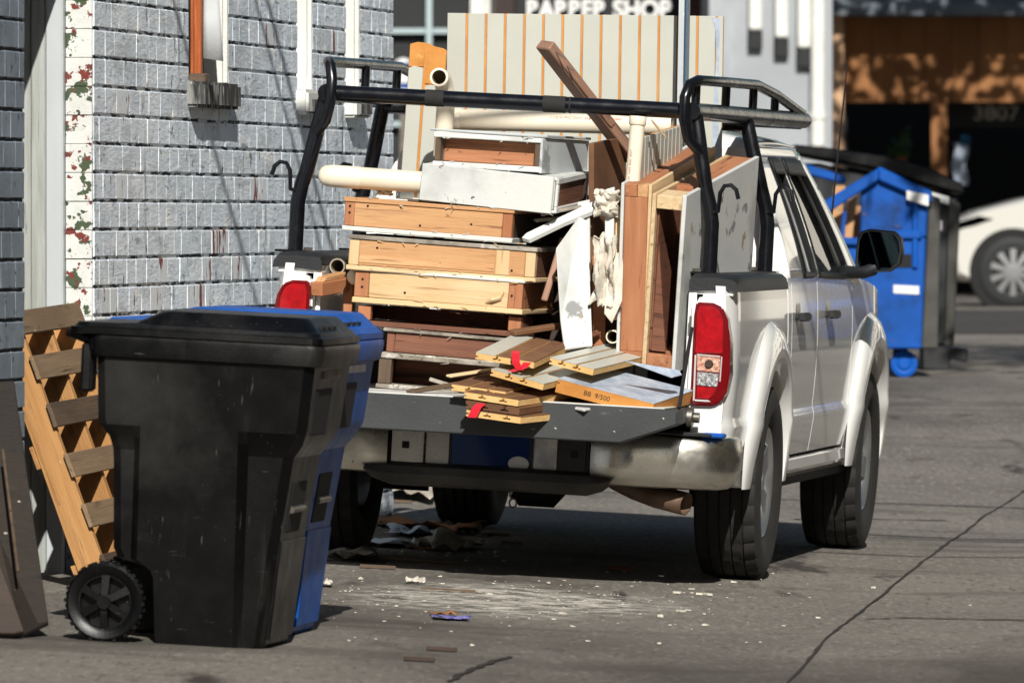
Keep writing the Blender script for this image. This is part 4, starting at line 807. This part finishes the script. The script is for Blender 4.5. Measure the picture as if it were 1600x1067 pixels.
poly('upright_board', 'orange upright board between the white scraps and the tall box', [(925, 400, -.92), (944, 398, -.92), (946, 545, -.94), (927, 545, -.94)], .03, 'orange_wood')
poly('white_board', 'torn white board hanging below the crumpled plaster', [(950, 400, -1.06), (974, 392, -1.05), (972, 470, -1.08), (956, 505, -1.09), (944, 490, -1.08)], .010, 'plaster')
def crumple(name, label, c, sx, sz, d, m, seed, cat, W=TM, flat=False):
    o = MB(); n = 22
    def fn(i, j):
        p = Vector((i*3.1+seed, j*3.1, seed*.7)); k = noise.noise(p*.9)*.5 + noise.noise(p*1.9)*.30 + noise.noise(p*4.2)*.12
        edge = 1 + .35*noise.noise(Vector((i*5, j*5, seed+9))); x = (i-.5)*sx*edge; z = (j-.5)*sz*edge
        return c + (Vector((x, z, abs(k)*d)) if flat else Vector((x + k*.2*sx, k*d, z)))
    o.grid(fn, n, n); return tag(o.build(name, m, None, W, solid=.004, smooth=True, angle=55), label, cat)
crumple('crumpled_plaster', 'crumpled white plaster and paper hanging between the boards', T(944, 425, Y=-1.08), .085, .26, .09, 'plaster', 3, 'plaster')
crumple('crumpled_plaster', 'torn strip of plaster bent over the top of the scraps', T(948, 318, Y=-1.0), .10, .10, .08, 'plaster', 8, 'plaster')
crumple('crumpled_paper', 'small crumpled paper lying on the orange fir crate', T(600, 299, Y=-.95), .06, .03, .05, 'plaster', 5, 'paper')
a = T(1018, 188, Y=-.95); b = T(1040, 215, Y=-.9); stick('wood_shim', 'small yellow wood shim stuck on the short slatted panel', a, b, .006, .022, 'pine', 'shim', (0, -1, 0))
r, L_ = stick('broken_lumber', 'split brown lumber end poking out beside the left tail light', T(494, 452, Y=-1.10), T(560, 440, Y=-.75), .05, .055, 'orange_wood', 'lumber'); MB().prism([(.02, .027), (.2, .027), (.22, .05), (.05, .045)], -.02, .02).build('splinter', 'fir', r, bevel=.003)
stick('broken_lumber', 'brown upright lumber end behind the left tail light', T(545, 495, Y=-.85), T(546, 436, Y=-.85), .04, .05, 'orange_wood', 'lumber', (0, 1, 0))
stick('broken_lumber', 'short grey lumber block lying left of the drawer box', T(560, 562, Y=-1.0), T(596, 545, Y=-.8), .05, .05, 'old_wood', 'lumber')
# slat boards heaped on the tailgate
def slat_board(label, A, B, C, Y0, Y1, slots, face='laminate', core='mdf_pale', th=.024, yb=0, bare=None):
    a = T(*A, Y=Y0); b = T(*B, Y=Y0+yb); c = T(*C, Y=Y1); ex = (b-a).normalized(); ey = c-a; L_ = ey.length; n = ex.cross(ey).normalized(); sh = ey.dot(ex)/L_; chh = math.sqrt(1-sh*sh)
    def skew(q): q.v = [Vector((p.x + p.y*sh, p.y*chh, p.z)) for p in q.v]; return q
    f = frame(a, ex, n); w_ = (b-a).length; W = TM @ f; top_ = []
    for s in slots: s *= w_; top_ += [(s-.005, 0), (s-.005, -.010), (s-.015, -.010), (s-.015, -.017), (s+.015, -.017), (s+.015, -.010), (s+.005, -.010), (s+.005, 0)]
    r = thing('slat_board', W, label, 'board', 'slat board offcuts heaped on the tailgate')
    skew(MB().prism([(0, -th), (0, -.018), (.010, -.015), (.010, -.012), (0, -.009), (0, 0)] + top_ + [(w_, 0), (w_, -th)], 0, L_)).build('core', core, r)
    xs = [0] + [s*w_ for s in slots] + [w_]
    for k, (x0, x1) in enumerate(zip(xs, xs[1:])):
        m = face if not (bare and k in bare) else 'brown_hb'
        skew(MB().box(x0 + (.0055 if k else -.001), x1 - (.0055 if k < len(xs)-2 else -.001), -.001, L_, .0002, .0022)).build('facing', m, r)
    return r, w_, L_
slat_board('bottom slat board of the heap with white side edge, red tape at its end', (729, 640), (814, 652), (905, 622), -1.74, -1.05, (.38, .74), face='brown_hb')
slat_board('brown slat board second from the bottom of the heap', (728, 627), (812, 639), (862, 606), -1.74, -1.1, (.34, .72), face='brown_hb', core='brown_hb')
slat_board('pale ended slat board with brown face in the middle of the heap', (726, 612), (810, 625), (852, 594), -1.73, -1.1, (.33, .72), face='brown_hb')
slat_board('long cream edged slat board sticking out farthest left of the heap', (706, 600), (790, 612), (798, 572), -1.64, -1.0, (.32, .68), face='brown_hb', bare=None)
slat_board('long cream slat board with two dark grooves lying across the heap', (768, 577), (850, 600), (905, 545), -1.60, -.80, (.34, .62), face='laminate', yb=-.02)
slat_board('short cream slat board with two grooves under the tall boxes', (860, 559), (928, 577), (960, 535), -1.50, -.85, (.28, .62), face='laminate')
slat_board('topmost slat board, half white and half bare, with torn end', (744, 551), (835, 566), (803, 523), -1.58, -1.05, (.36, .66), face='laminate', bare=(1, 2))
r, w_, L_ = slat_board('thick fibreboard block with pale blue top and pencilled numbers', (872, 592), (1022, 631), (935, 572), -1.52, -1.12, (), face='bag', core='mdf', th=.052, yb=.03)
text_mesh('pencil_marks', 'BB  9/500', .026, .0004, 'ink', r, WMX[r] @ Matrix.Translation((w_*.42, -.0006, -.027)) @ Matrix.Rotation(rad(90), 4, 'X'))
poly('thin_sheet', 'thin pale blue sheet scrap under the foot of the tall boxes', [(975, 563, -1.45), (1062, 578, -1.30), (1066, 586, -1.30), (1050, 590, -1.36)], .006, 'bag')
def tape(label, pts, wpx, Y):
    P = [T(x, y, Y=Y+dy) for x, y, dy in pts]; b = MB(); n = len(P); b.add(P + [p + Vector((wpx/400, 0, 0)) for p in P], [(i, i+1, n+i+1, n+i) for i in range(n-1)])
    return tag(b.build('red_tape', 'red_tape', None, TM, solid=.001), label, 'tape')
tape('red tape strip hanging from the bottom slat board over the tailgate', [(745, 630, -.0), (738, 636, -.012), (730, 652, -.012)], 14, -1.75)
tape('red tape wrapped round the end of the topmost slat board', [(801, 548, .02), (799, 553, -.012), (800, 566, -.012), (806, 578, -.010)], 12, -1.60)
tape('red tape lying across the long cream slat board', [(818, 566, .0), (812, 574, -.0), (792, 580, -.01)], 12, -1.60)

poly('shade_board', 'dark brown sheet added to fill the shaded gap right of the crates', [(822, 300, -.42), (932, 306, -.42), (934, 560, -.42), (822, 552, -.42)], .02, 'dark_wood')  # added sheet, its dark colour stands for the deep shade in the load

# more loose pieces: long laths fanned over the tailgate, splinters in the gaps
rs = random.Random(21)
for lb, a, b, wd, th, m in (
    ('long thin cream lath poking out under the fibreboard block', (905, 640, -1.58), (1040, 612, -1.15), .05, .012, 'white_board'),
    ('long brown lath lying over the tailgate left of the heap', (640, 612, -1.45), (742, 596, -1.08), .04, .012, 'old_wood'),
    ('pale splintered lath sticking up from the slat boards', (700, 588, -1.50), (850, 566, -1.10), .03, .010, 'pine'),
    ('narrow brown lath across the foot of the white boards', (838, 552, -1.25), (935, 520, -.95), .03, .014, 'red_wood'),
    ('dark moulding strip lying behind the topmost slat board', (800, 520, -1.10), (905, 505, -.85), .04, .02, 'brown_hb'),
    ('broken lath leaning between the crates and the white board', (850, 470, -.98), (880, 372, -.88), .025, .012, 'stud_wood'),
    ('grey lath wedged on the orange fir crate', (836, 345, -1.0), (920, 335, -.85), .03, .01, 'grey_edge'),
    ('pine lath standing between the plaster and the tall box', (962, 500, -1.0), (966, 330, -.95), .02, .012, 'pine')):
    stick('loose_lath', lb, T(a[0], a[1], Y=a[2]), T(b[0], b[1], Y=b[2]), wd, th, m, 'lath', (0, -.2, 1) if abs(a[1]-b[1]) < 90 else (0, -1, 0), 'loose laths in the load')
# ------------------------------------------------------------------ wheeled carts
def rrect(x0, x1, y0, y1, r, z, n=4):
    P = []
    for cx, cy, a0 in ((x1-r, y1-r, 0), (x0+r, y1-r, 90), (x0+r, y0+r, 180), (x1-r, y0+r, 270)):
        for k in range(n+1): q = rad(a0 + 90*k/n); P.append(Vector((cx + r*math.cos(q), cy + r*math.sin(q), z)))
    return P
def cart(label, W, m, lid_m):
    r = thing('wheeled_cart', W, label, 'trash cart', 'wheeled carts by the wall')
    lv = [(0, -.16, .175, .24), (.015, -.17, .185, .25), (.21, -.18, .205, .262), (.235, -.19, .207, .263), (.27, -.31, .21, .265), (.30, -.325, .213, .268), (.58, -.335, .25, .285), (.62, -.338, .255, .288), (.66, -.348, .285, .312), (.70, -.375, .302, .332), (.72, -.38, .306, .336), (.93, -.388, .326, .352), (.945, -.388, .326, .352)]
    def sec(z, a, b):
        h = .245 + (.352-.245)*z/.945; i = .05*min(max((.70-z)/.06, 0), 1)*min(1, .35 + z); c = .03
        half = [(a, -(h-i-c)), (a+c, -(h-i)), (-.262, -(h-i)), (-.235, -h), (.085, -h), (.112, -(h-i)), (b-c, -(h-i)), (b, -(h-i-c))]
        return [Vector((x, y, z)) for x, y in half] + [Vector((x, -y, z)) for x, y in half[::-1]]
    MB().ring_loft([sec(z, min(a, -.30) if z > .25 else a - .0, b) if z > .25 else [Vector((max(p.x, a), p.y, p.z)) for p in sec(z, -.30, b)] for z, a, b, h in lv]).build('body', m, r, smooth=True, angle=18, bevel=0)
    MB().ring_loft([rrect(a, b, -h, h, .05, z) for z, a, b, h in ((.915, -.395, .33, .358), (.92, -.41, .348, .366), (.97, -.42, .358, .37), (.985, -.415, .354, .368))]).build('rim', m, r, smooth=True, angle=35)
    lid = MB().ring_loft([rrect(a, b, -h, h, .05, z) for z, a, b, h in ((.987, -.46, .345, .368), (.990, -.478, .352, .374), (1.010, -.478, .352, .374), (1.013, -.465, .342, .364), (1.026, -.455, .334, .356), (1.030, -.27, .326, .345), (1.068, -.20, .29, .31), (1.073, -.185, .28, .30))]).build('lid', lid_m, r, smooth=True, angle=20)
    for y in (-.22, -.12, -.02): MB().box(.30, .324, y, y+.06, 1.034, 1.046).build('vent', 'under', lid, WMX[r])
    MB().tube([(-.40, -.30, .96), (-.47, -.30, .985), (-.49, -.27, .985), (-.49, .27, .985), (-.47, .30, .985), (-.40, .30, .96)], .016, 10).build('handle', m, r, smooth=True)
    for y in (-.33, .25): MB().box(-.44, -.40, y, y+.08, .80, .96).build('hinge_block', m, r, bevel=.01)
    MB().hexa([(.27, -.23, .69), (.3035, -.23, .69), (.3035, .05, .69), (.27, .05, .69)], [(.29, -.23, .85), (.3215, -.23, .85), (.3215, .05, .85), (.29, .05, .85)]).build('grip_recess', 'under', r, bevel=.008)
    MB().hexa([(.20, -.17, .37), (.226, -.17, .37), (.226, .08, .37), (.20, .08, .37)], [(.22, -.17, .545), (.249, -.17, .545), (.249, .08, .545), (.22, .08, .545)]).build('lift_recess', 'under', r, bevel=.008)
    MB().tube([(.238, -.15, .45), (.238, .07, .45)], .012, 10).build('lift_bar', 'steel', r, smooth=True)
    MB().hexa([(.17, -.20, .03), (.199, -.20, .03), (.199, .20, .03), (.17, .20, .03)], [(.20, -.22, .35), (.226, -.22, .35), (.226, .22, .35), (.20, .22, .35)]).build('front_plate', m, r, bevel=.003)
    for s in (): MB().hexa([Vector((x, s*y, z)) for x, y, z in ((.08, .27, .05), (.17, .262, .05), (.17, .255, .05), (.08, .255, .05))], [Vector((x, s*y, z)) for x, y, z in ((.085, .302, .60), (.235, .292, .62), (.235, .28, .62), (.085, .28, .60))]).build('side_panel', m, r, bevel=.006, seg=2)
    MB().box(.31, .3265, -.16, .16, .878, .902, None).build('label_strip', 'grey_edge' if m == 'black_plastic' else 'bag', r)
    MB().tube([(-.325, -.29, .13), (-.325, .29, .13)], .011, 8).build('axle', 'steel', r)
    for s in (-1, 1):
        f = Matrix.Translation((-.325, s*.305, .128)) @ Matrix.Rotation(rad(90)*s, 4, 'Z')
        wv = MB().lathe([(.088, -.02), (.118, -.026), (.126, -.02), (.128, 0), (.126, .02), (.118, .026), (.098, .022), (.088, .015)], 40, f)
        for k in range(40):
            q = Matrix.Rotation(2*math.pi*k/40, 4, 'X'); wv.box(-.024 if k % 2 else -.004, .004 if k % 2 else .024, -.006, .006, .122, .132, f @ q)
        wo = wv.build('wheel', 'black_plastic', r, smooth=True, angle=30)
        hv = MB().lathe([(.001, .03), (.022, .03), (.026, -.01), (.001, -.012)], 20, f).lathe([(.094, .012), (.082, .012), (.082, -.012), (.094, -.012)], 28, f).lathe([(.001, -.018), (.09, -.018)], 28, f)
        for k in range(6):
            q = Matrix.Rotation(2*math.pi*k/6, 4, 'X'); hv.hexa([f @ q @ Vector(p) for p in ((-.01, -.010, .02), (.022, -.010, .02), (.022, .010, .02), (-.01, .010, .02))], [f @ q @ Vector(p) for p in ((-.01, -.014, .094), (.012, -.014, .094), (.012, .014, .094), (-.01, .014, .094))])
        hv.build('hub', 'black_plastic', wo, WMX[r], smooth=True, angle=30)
    return r
def stand(u, v, extra=0, yaw=0):
    p = AM @ Vector((u, v, 0)); return Matrix.Translation((p.x, p.y, gz(p.x, p.y) + extra)) @ Matrix.Rotation(-ALLEY + rad(yaw), 4, 'Z') @ Matrix.Rotation(rad(2.9), 4, 'Y')
cart('black wheeled trash cart with scuffed side and closed lid standing by the wall', stand(-5.272, 27.23), 'black_plastic', 'black_plastic')
cart('blue wheeled recycling cart mostly hidden behind the black cart', stand(-5.336, 28.05), 'blue_plastic', 'blue_plastic')
cart('blue wheeled recycling cart standing against the cream building across the alley', stand(-1.6, 56.0, yaw=180), 'blue_plastic', 'blue_plastic')
# ------------------------------------------------------------------ pallet in the doorway, scrap panel by the wall
foot = D(176, 925, 30.45); foot.z = gz(foot.x, foot.y) + .0
eL = Vector((-.335, .05, .94)).normalized(); eW = Vector((.21, .97, .085)); eW = (eW - eL*eW.dot(eL)).normalized(); eN = eL.cross(eW)
if eN.x < 0: eN = -eN
pm = Matrix((eL, eW, eL.cross(eW))).transposed().to_4x4(); pm.translation = foot
pl = thing('wooden_pallet', pm, 'orange wooden pallet leaning in the doorway behind the carts', 'pallet')
sgn = 1 if eL.cross(eW).dot(eN) > 0 else -1
zz = lambda a, b: (min(sgn*a, sgn*b), max(sgn*a, sgn*b))
for y in (0, .36, .72): plank('stringer', 'pallet', pl, (.02, 1.05), (y, y+.036), zz(-.10, 0))
for k, x in enumerate((.05, .24, .43, .62, .80, .97)): plank('deck_board', 'pallet_grey' if k % 3 else 'old_wood', pl, (x, x+.088), (-.02, .77), zz(.001, .017))
for k, x in enumerate((.05, .50, .95)): plank('bottom_board', 'pallet', pl, (x, x+.085), (-.0, .76), zz(-.118, -.102))
def wpoly(name, label, pts, th, m, cat, group=None, bevel=.003):
    P = [D(x, y, Y) for x, y, Y in pts]; n = (P[1]-P[0]).cross(P[2]-P[0]).normalized(); n = n if n.y < 0 else -n
    b = MB(); k = len(P); b.add(P + [p - n*th for p in P], [tuple(range(k)), tuple(range(2*k-1, k-1, -1))] + [(i, k+i, k+(i+1) % k, (i+1) % k) for i in range(k)])
    return tag(b.build(name, m, None, Matrix(), bevel=bevel), label, cat, group)
wpoly('plywood_panel', 'dark brown plywood sheet leaning on the wall left of the pallet', [(-60, 600, 28.2), (22, 594, 28.2), (75, 972, 27.55), (35, 990, 27.4), (-90, 990, 27.4)], .02, 'panel_wood', 'panel')
wpoly('scrap_strip', 'thin yellowish strip nailed along the dark plywood sheet', [(2, 700, 27.85), (6, 700, 27.85), (30, 890, 27.5), (25, 892, 27.5)], .012, 'old_wood', 'strip')
wpoly('scrap_board', 'short grey board leaning in front of the dark plywood sheet', [(-40, 860, 27.42), (0, 880, 27.42), (38, 986, 27.32), (20, 990, 27.32), (-40, 988, 27.32)], .03, 'dark_wood', 'board')
# ------------------------------------------------------------------ dumpsters
DY = 53.0; s_ = F/DY
def dp(px, py): q = D(px, py, DY); return (q.x, q.z)
gd = gz(D(1380, 560, DY).x, DY)
db = thing('blue_dumpster', Matrix.Translation((D(1350, 560, DY).x, DY, gd)), 'blue dumpster on casters holding scrap wood beyond the truck', 'dumpster')
def dpr(name, pts, y0, y1, m, par=None, bevel=.01):
    return MB().prism([dp(*p) for p in pts], DY+y0, DY+y1).build(name, m, par or db, Matrix(), bevel=bevel)
dpr('lower_wall', [(1200, 545), (1440, 545), (1447, 372), (1200, 372)], 0, .05, 'blue_bin')
dpr('side_wall', [(1344, 371), (1447, 371), (1450, 318), (1452, 303), (1372, 266), (1346, 278)], .004, .05, 'blue_bin')
dpr('rim_beam', [(1262, 330), (1374, 262), (1372, 282), (1264, 352)], -.06, .06, 'blue_bin'); dpr('rim_beam', [(1372, 260), (1456, 300), (1456, 318), (1372, 282)], -.05, .06, 'blue_bin')
dpr('rim_beam', [(1200, 366), (1350, 372), (1350, 384), (1200, 380)], -.04, .03, 'blue_bin'); dpr('sleeve', [(1348, 360), (1440, 360), (1440, 374), (1348, 374)], -.03, .01, 'blue_bin'); dpr('gusset', [(1425, 310), (1434, 312), (1434, 420), (1425, 420)], -.025, .01, 'blue_bin')
dpr('back_rail', [(1200, 235), (1330, 275), (1330, 287), (1200, 255)], .9, 1.0, 'blue_bin'); dpr('end_wall', [(1440, 545), (1466, 545), (1470, 310), (1452, 303)], .02, 1.1, 'grey_shaded')
dpr('back_wall', [(1200, 545), (1440, 545), (1447, 330), (1200, 330)], 1.05, 1.1, 'blue_bin')
dpr('sticker', [(1416, 298), (1450, 305), (1450, 322), (1416, 312)], -.053, -.051, 'white_mark', bevel=0); dpr('sticker', [(1396, 445), (1436, 447), (1436, 460), (1396, 458)], -.004, -.002, 'white_mark', bevel=0); dpr('fork_slot', [(1398, 397), (1424, 397), (1424, 418), (1398, 418)], -.006, -.003, 'under', bevel=0)
for px in (1414, 1300):
    c = D(px, 562, DY); z0 = gz(c.x, DY); f = Matrix.Translation((c.x, DY+.12, z0 + .085)) @ Matrix.Rotation(rad(-90), 4, 'Z')
    cw = MB().lathe([(.001, .03), (.03, .03), (.045, .02), (.06, .025), (.083, .02), (.085, 0), (.083, -.02), (.001, -.03)], 24, f).build('caster', 'blue_bin', db, Matrix(), smooth=True, angle=30); MB().box(-.045, .045, -.05, .05, .0, .20, Matrix.Translation((c.x-.02, DY+.19, z0+.02))).build('caster_fork', 'black_trim', cw, Matrix())
for x0, x1, y0, y1, dz, lb in ((1296, 1312, 290, 372, .2, 'widest pale plank standing in the blue dumpster'), (1318, 1330, 300, 375, .12, 'narrow pale plank behind the beam of the blue dumpster'), (1330, 1348, 322, 370, .3, 'short pale plank deep inside the blue dumpster'), (1346, 1356, 322, 372, .02, 'thin pale stick against the side wall of the blue dumpster')):
    o = MB().prism([dp(x0, y1+30), dp(x1, y1+30), dp(x1+12, y0), dp(x0+10, y0)], DY+.08+dz, DY+.12+dz); tag(o.build('scrap_plank', 'fir', None, Matrix(), bevel=.004), lb, 'plank', 'scrap planks in the blue dumpster')
DY = 55.0
kd = thing('black_dumpster', Matrix.Translation((D(1400, 560, DY).x, DY, gz(5, DY))), 'black dumpster with sloping black plastic lid behind the blue one', 'dumpster')
dpr('body', [(1230, 540), (1488, 540), (1498, 305), (1455, 296), (1280, 255), (1230, 255)], .0, 1.3, 'black_trim', kd, .02)
dpr('lid', [(1240, 226), (1300, 232), (1380, 244), (1450, 262), (1504, 288), (1506, 304), (1440, 286), (1360, 262), (1280, 248), (1240, 240)], -.08, 1.35, 'black_plastic', kd, .012)
dpr('end_post', [(1474, 540), (1490, 540), (1500, 318), (1482, 314)], -.05, 0, 'grey_shaded', kd); dpr('label_sticker', [(1452, 300), (1482, 308), (1482, 320), (1452, 312)], -.056, -.051, 'white_mark', kd, 0); dpr('label_sticker', [(1462, 345), (1472, 345), (1472, 360), (1462, 360)], -.006, -.003, 'white_mark', kd, 0)
dpr('skid', [(1440, 577), (1482, 579), (1484, 560), (1510, 566), (1512, 545), (1440, 538)], -.1, .3, 'black_trim', kd, .01); dpr('skid', [(1240, 577), (1300, 577), (1300, 538), (1240, 538)], -.1, .3, 'black_trim', kd, .01)
# ------------------------------------------------------------------ white car at the alley's end
CY = 81.6; gc = gz(D(1583, 478, CY).x, CY)
cr = thing('white_car', Matrix.Translation((D(1487, 478, CY).x, CY, gc)), 'white sport utility car parked across the end of the alley', 'car')
pr = [(.10, .24), (.0, .30), (-.03, .50), (.0, .70), (.05, .82), (.25, .92), (.70, 1.04), (1.25, 1.12), (1.95, 1.58), (2.4, 1.68), (3.4, 1.68), (4.2, 1.52), (4.52, 1.05), (4.58, .5), (4.45, .24)]
cc = Vector((2.2, 0, .75))
MB().ring_loft([[cc + Vector(((x-cc.x)*sx, y, (z-cc.z)*sz - (0 if z < 1.12 else 0))) for x, z in pr] for y, sx, sz in ((.0, .965, .92), (.05, .99, .97), (.16, 1, 1), (1.68, 1, 1), (1.8, .99, .97), (1.85, .965, .92))]).build('body', 'car_far', cr, smooth=True, angle=35)
MB().prism([(1.45, 1.12), (2.02, 1.50), (3.3, 1.56), (4.05, 1.42), (4.2, 1.14)], -.004, .02).build('side_window', 'glass_sky', cr)
MB().prism([(.03, .80), (.26, .87), (.40, .84), (.22, .78), (.05, .74)], -.012, .02).build('headlight', 'mirror', cr, bevel=.004)
for x in (.587, 3.45):
    f = Matrix.Translation((x, .02, .335)) @ Matrix.Rotation(rad(-90), 4, 'Z')
    MB().lathe([(.001, .028), (.40, .028), (.42, .02)], 40, f).build('wheel_arch', 'under', cr)
    tw = MB().lathe([(.22, -.14), (.30, -.14), (.335, -.11), (.338, .0), (.335, .03), (.30, .05), (.245, .045), (.235, .02)], 40, f).build('tyre', 'black_wall', cr, smooth=True, angle=40)
    rv = MB().lathe([(.235, .03), (.225, .042), (.21, .02)], 40, f).lathe([(.001, .045), (.05, .045), (.06, .02)], 24, f).lathe([(.001, .0), (.23, .0)], 30, f)
    for k in range(10):
        q = f @ Matrix.Rotation(2*math.pi*k/10, 4, 'X'); rv.hexa([q @ Vector(p) for p in ((.005, -.018, .03), (.042, -.018, .03), (.042, .018, .03), (.005, .018, .03))], [q @ Vector(p) for p in ((.005, -.034, .225), (.034, -.030, .225), (.034, .030, .225), (.005, .034, .225))])
    rv.build('rim', 'alloy', tw, WMX[cr], smooth=True, angle=40)
# ------------------------------------------------------------------ litter
def litter(name, label, px, py, sx, sy, hgt, m, seed, cat, rot=0):
    p = G(px, py); W = Matrix.Translation(p + Vector((0, 0, .006))) @ Matrix.Rotation(rad(rot), 4, 'Z') @ Matrix.Rotation(rad(2.9), 4, 'Y')
    n = 14; o = MB()
    def fn(i, j):
        q = Vector((i*2.6+seed, j*2.6, seed)); e = 1 + .4*noise.noise(Vector((i*4, j*4, seed+5)))
        return Vector(((i-.5)*sx*e, (j-.5)*sy*e, abs(noise.noise(q*.8))*hgt*1.3 + abs(noise.noise(q*2.2))*hgt*.4))
    o.grid(fn, n, n); return tag(o.build(name, m, None, W, solid=.0015, smooth=True, angle=50), label, cat)
litter('cardboard_sheet', 'bent brown cardboard sheet lying by the front left tyre', 660, 828, .34, .8, .05, 'cardboard', 2, 'cardboard', 10)
litter('plastic_bag', 'pale blue crumpled plastic bag on the ground behind the front left tyre', 646, 836, .20, .5, .045, 'bag', 4, 'bag')
litter('paper_wrapper', 'crumpled beige paper wrapper lying under the truck', 697, 858, .20, .6, .07, 'paper', 6, 'paper', -12)
litter('rag', 'grey rag lying beside the rear left tyre', 600, 852, .24, .5, .035, 'bag', 9, 'rag'); litter('rag', 'dark grey crumpled rag in front of the rear left tyre', 548, 873, .20, .6, .05, 'grey_edge', 11, 'rag')
litter('leaf_litter', 'clump of dry brown debris near the front left tyre', 725, 833, .16, .4, .05, 'old_wood', 13, 'debris')
litter('paper_scrap', 'white crumpled paper ball on the sunlit pavement behind the truck', 650, 911, .07, .2, .035, 'plaster', 15, 'paper'); litter('paper_scrap', 'small white paper scrap beside the blue cart', 508, 916, .05, .15, .03, 'plaster', 17, 'paper')
litter('wrapper', 'flat purple blue wrapper on the pavement behind the truck', 704, 968, .13, .16, .012, 'purple', 19, 'wrapper', 5); litter('wrapper', 'red brown wrapper lying by the purple one', 692, 962, .09, .1, .012, 'cardboard', 21, 'wrapper')
litter('debris_pile', 'pale heap of rubble beside the wall ahead of the truck', 640, 768, .25, 2.2, .05, 'dust', 23, 'rubble')
def gstick(px, py, L_, wd, m, label, rot):
    p = G(px, py); W = Matrix.Translation(p + Vector((0, 0, .006))) @ Matrix.Rotation(rad(rot), 4, 'Z') @ Matrix.Rotation(rad(2.9), 4, 'Y')
    return tag(MB().box(-L_/2, L_/2, -wd/2, wd/2, -.004, .010).build('wood_scrap', m, None, W, bevel=.002), label, 'wood scrap', 'wood scraps on the pavement')
for px, py, L_, m, lb, rot in ((640, 878, .42, 'old_wood', 'long thin wood strip lying under the truck bed behind the rear left tyre', -14), (590, 889, .14, 'old_wood', 'short pale stick at the edge of the truck shadow', 4), (968, 891, .11, 'red_wood', 'small reddish stick in the truck shadow', 3), (672, 858, .2, 'fir', 'thin brown stick under the crumpled wrapper', -8), (780, 838, .09, 'old_wood', 'small dark stick in the shade under the truck', 0), (800, 851, .09, 'old_wood', 'dark stick lying beside another in the shade under the truck', -5), (620, 786, .14, 'old_wood', 'dark stick on the sunlit ground by the wall', 4), (690, 1018, .1, 'dark_wood', 'dark stick on the open pavement near the crack', -3), (655, 1034, .1, 'dark_wood', 'longer dark twig on the open pavement near the crack', -1), (700, 926, .2, 'old_wood', 'thin grey stick at the edge of the white dust', -2)):
    gstick(px, py, L_, .012, m, lb, rot)
rc = random.Random(11); ch = MB()
def chip(px, py, s):
    p = G(px, py); a = rc.uniform(0, 6.28); P = []
    for k in range(4):
        q = a + k*1.57 + rc.uniform(-.4, .4); r_ = s*rc.uniform(.5, 1.1); x, y = p.x + math.cos(q)*r_, p.y + math.sin(q)*r_*1.3; P.append(Vector((x, y, gz(x, y) + .003)))
    t = [Vector((v.x, v.y, v.z + s*rc.uniform(.15, .5))) for v in P]; ch.hexa(P, t)
for k in range(300):
    px = rc.gauss(820, 200); py = rc.gauss(938, 18)
    if px > 470 and py > 905: chip(px, py, abs(rc.gauss(0, .0035)) + .0015)
for k in range(60): chip(rc.uniform(540, 1250), rc.uniform(890, 1010), abs(rc.gauss(0, .006)) + .003)
for k in range(60): chip(rc.uniform(585, 800), rc.uniform(800, 890), abs(rc.gauss(0, .008)) + .003)
for px, py, s in ((1060, 928, .02), (1075, 955, .013), (1092, 930, .018), (1107, 931, .02), (1062, 957, .022), (1030, 965, .02), (1365, 920, .018), (1280, 967, .016), (765, 930, .015), (565, 906, .018), (880, 962, .02), (930, 948, .015), (856, 912, .012)): chip(px, py, s)
tag(ch.build('plaster_chips', 'chips', None, Matrix()), 'scattered white plaster and paint chips on the pavement', 'chips', kind='stuff')
# patches of white plaster dust trodden into the pavement
dm = bpy.data.materials.new('dust_patch'); dm.use_nodes = True; n_ = dm.node_tree.nodes; l_ = dm.node_tree.links; bs_ = n_['Principled BSDF']; bs_.inputs['Base Color'].default_value = hx('ddd6ca'); bs_.inputs['Roughness'].default_value = .95
tc_ = n_.new('ShaderNodeTexCoord'); gr = n_.new('ShaderNodeTexGradient'); gr.gradient_type = 'SPHERICAL'; mp_ = n_.new('ShaderNodeMapping'); l_.new(tc_.outputs['UV'], mp_.inputs[0]); l_.new(mp_.outputs[0], gr.inputs[0])
tn = n_.new('ShaderNodeTexNoise'); tn.inputs['Scale'].default_value = 9; tn.inputs['Detail'].default_value = 9; tn.inputs['Roughness'].default_value = .75; l_.new(tc_.outputs['Object'], tn.inputs['Vector'])
mr_ = n_.new('ShaderNodeMapRange'); mr_.inputs['From Min'].default_value = .42; mr_.inputs['From Max'].default_value = .66; l_.new(tn.outputs[0], mr_.inputs[0]); ml = n_.new('ShaderNodeMath'); ml.operation = 'MULTIPLY'; l_.new(mr_.outputs[0], ml.inputs[0]); l_.new(gr.outputs[1], ml.inputs[1])
m2 = n_.new('ShaderNodeMath'); m2.operation = 'MULTIPLY'; m2.inputs[1].default_value = 1.25; m2.use_clamp = True; l_.new(ml.outputs[0], m2.inputs[0]); l_.new(m2.outputs[0], bs_.inputs['Alpha']); M['dust_patch'] = dm
for px, py, sx, sy in ((640, 938, .30, 1.0), (760, 932, .40, 1.2), (900, 945, .5, 1.0), (800, 955, .35, .8)):
    c = G(px, py); o = MB(); o.grid(lambda i, j: Vector((c.x + (2*i-1)*sx, c.y + (2*j-1)*sy, gz(c.x + (2*i-1)*sx, c.y + (2*j-1)*sy) + .0045 + .0006*px/100)), 8, 8)
    ob = o.build('plaster_dust', 'dust_patch', ground, Matrix()); uv = ob.data.uv_layers.new(name='UVMap')
    for lp in ob.data.loops:
        v = ob.data.vertices[lp.vertex_index].co; uv.data[lp.index].uv = ((v.x - c.x)/sx, (v.y - c.y)/sy)
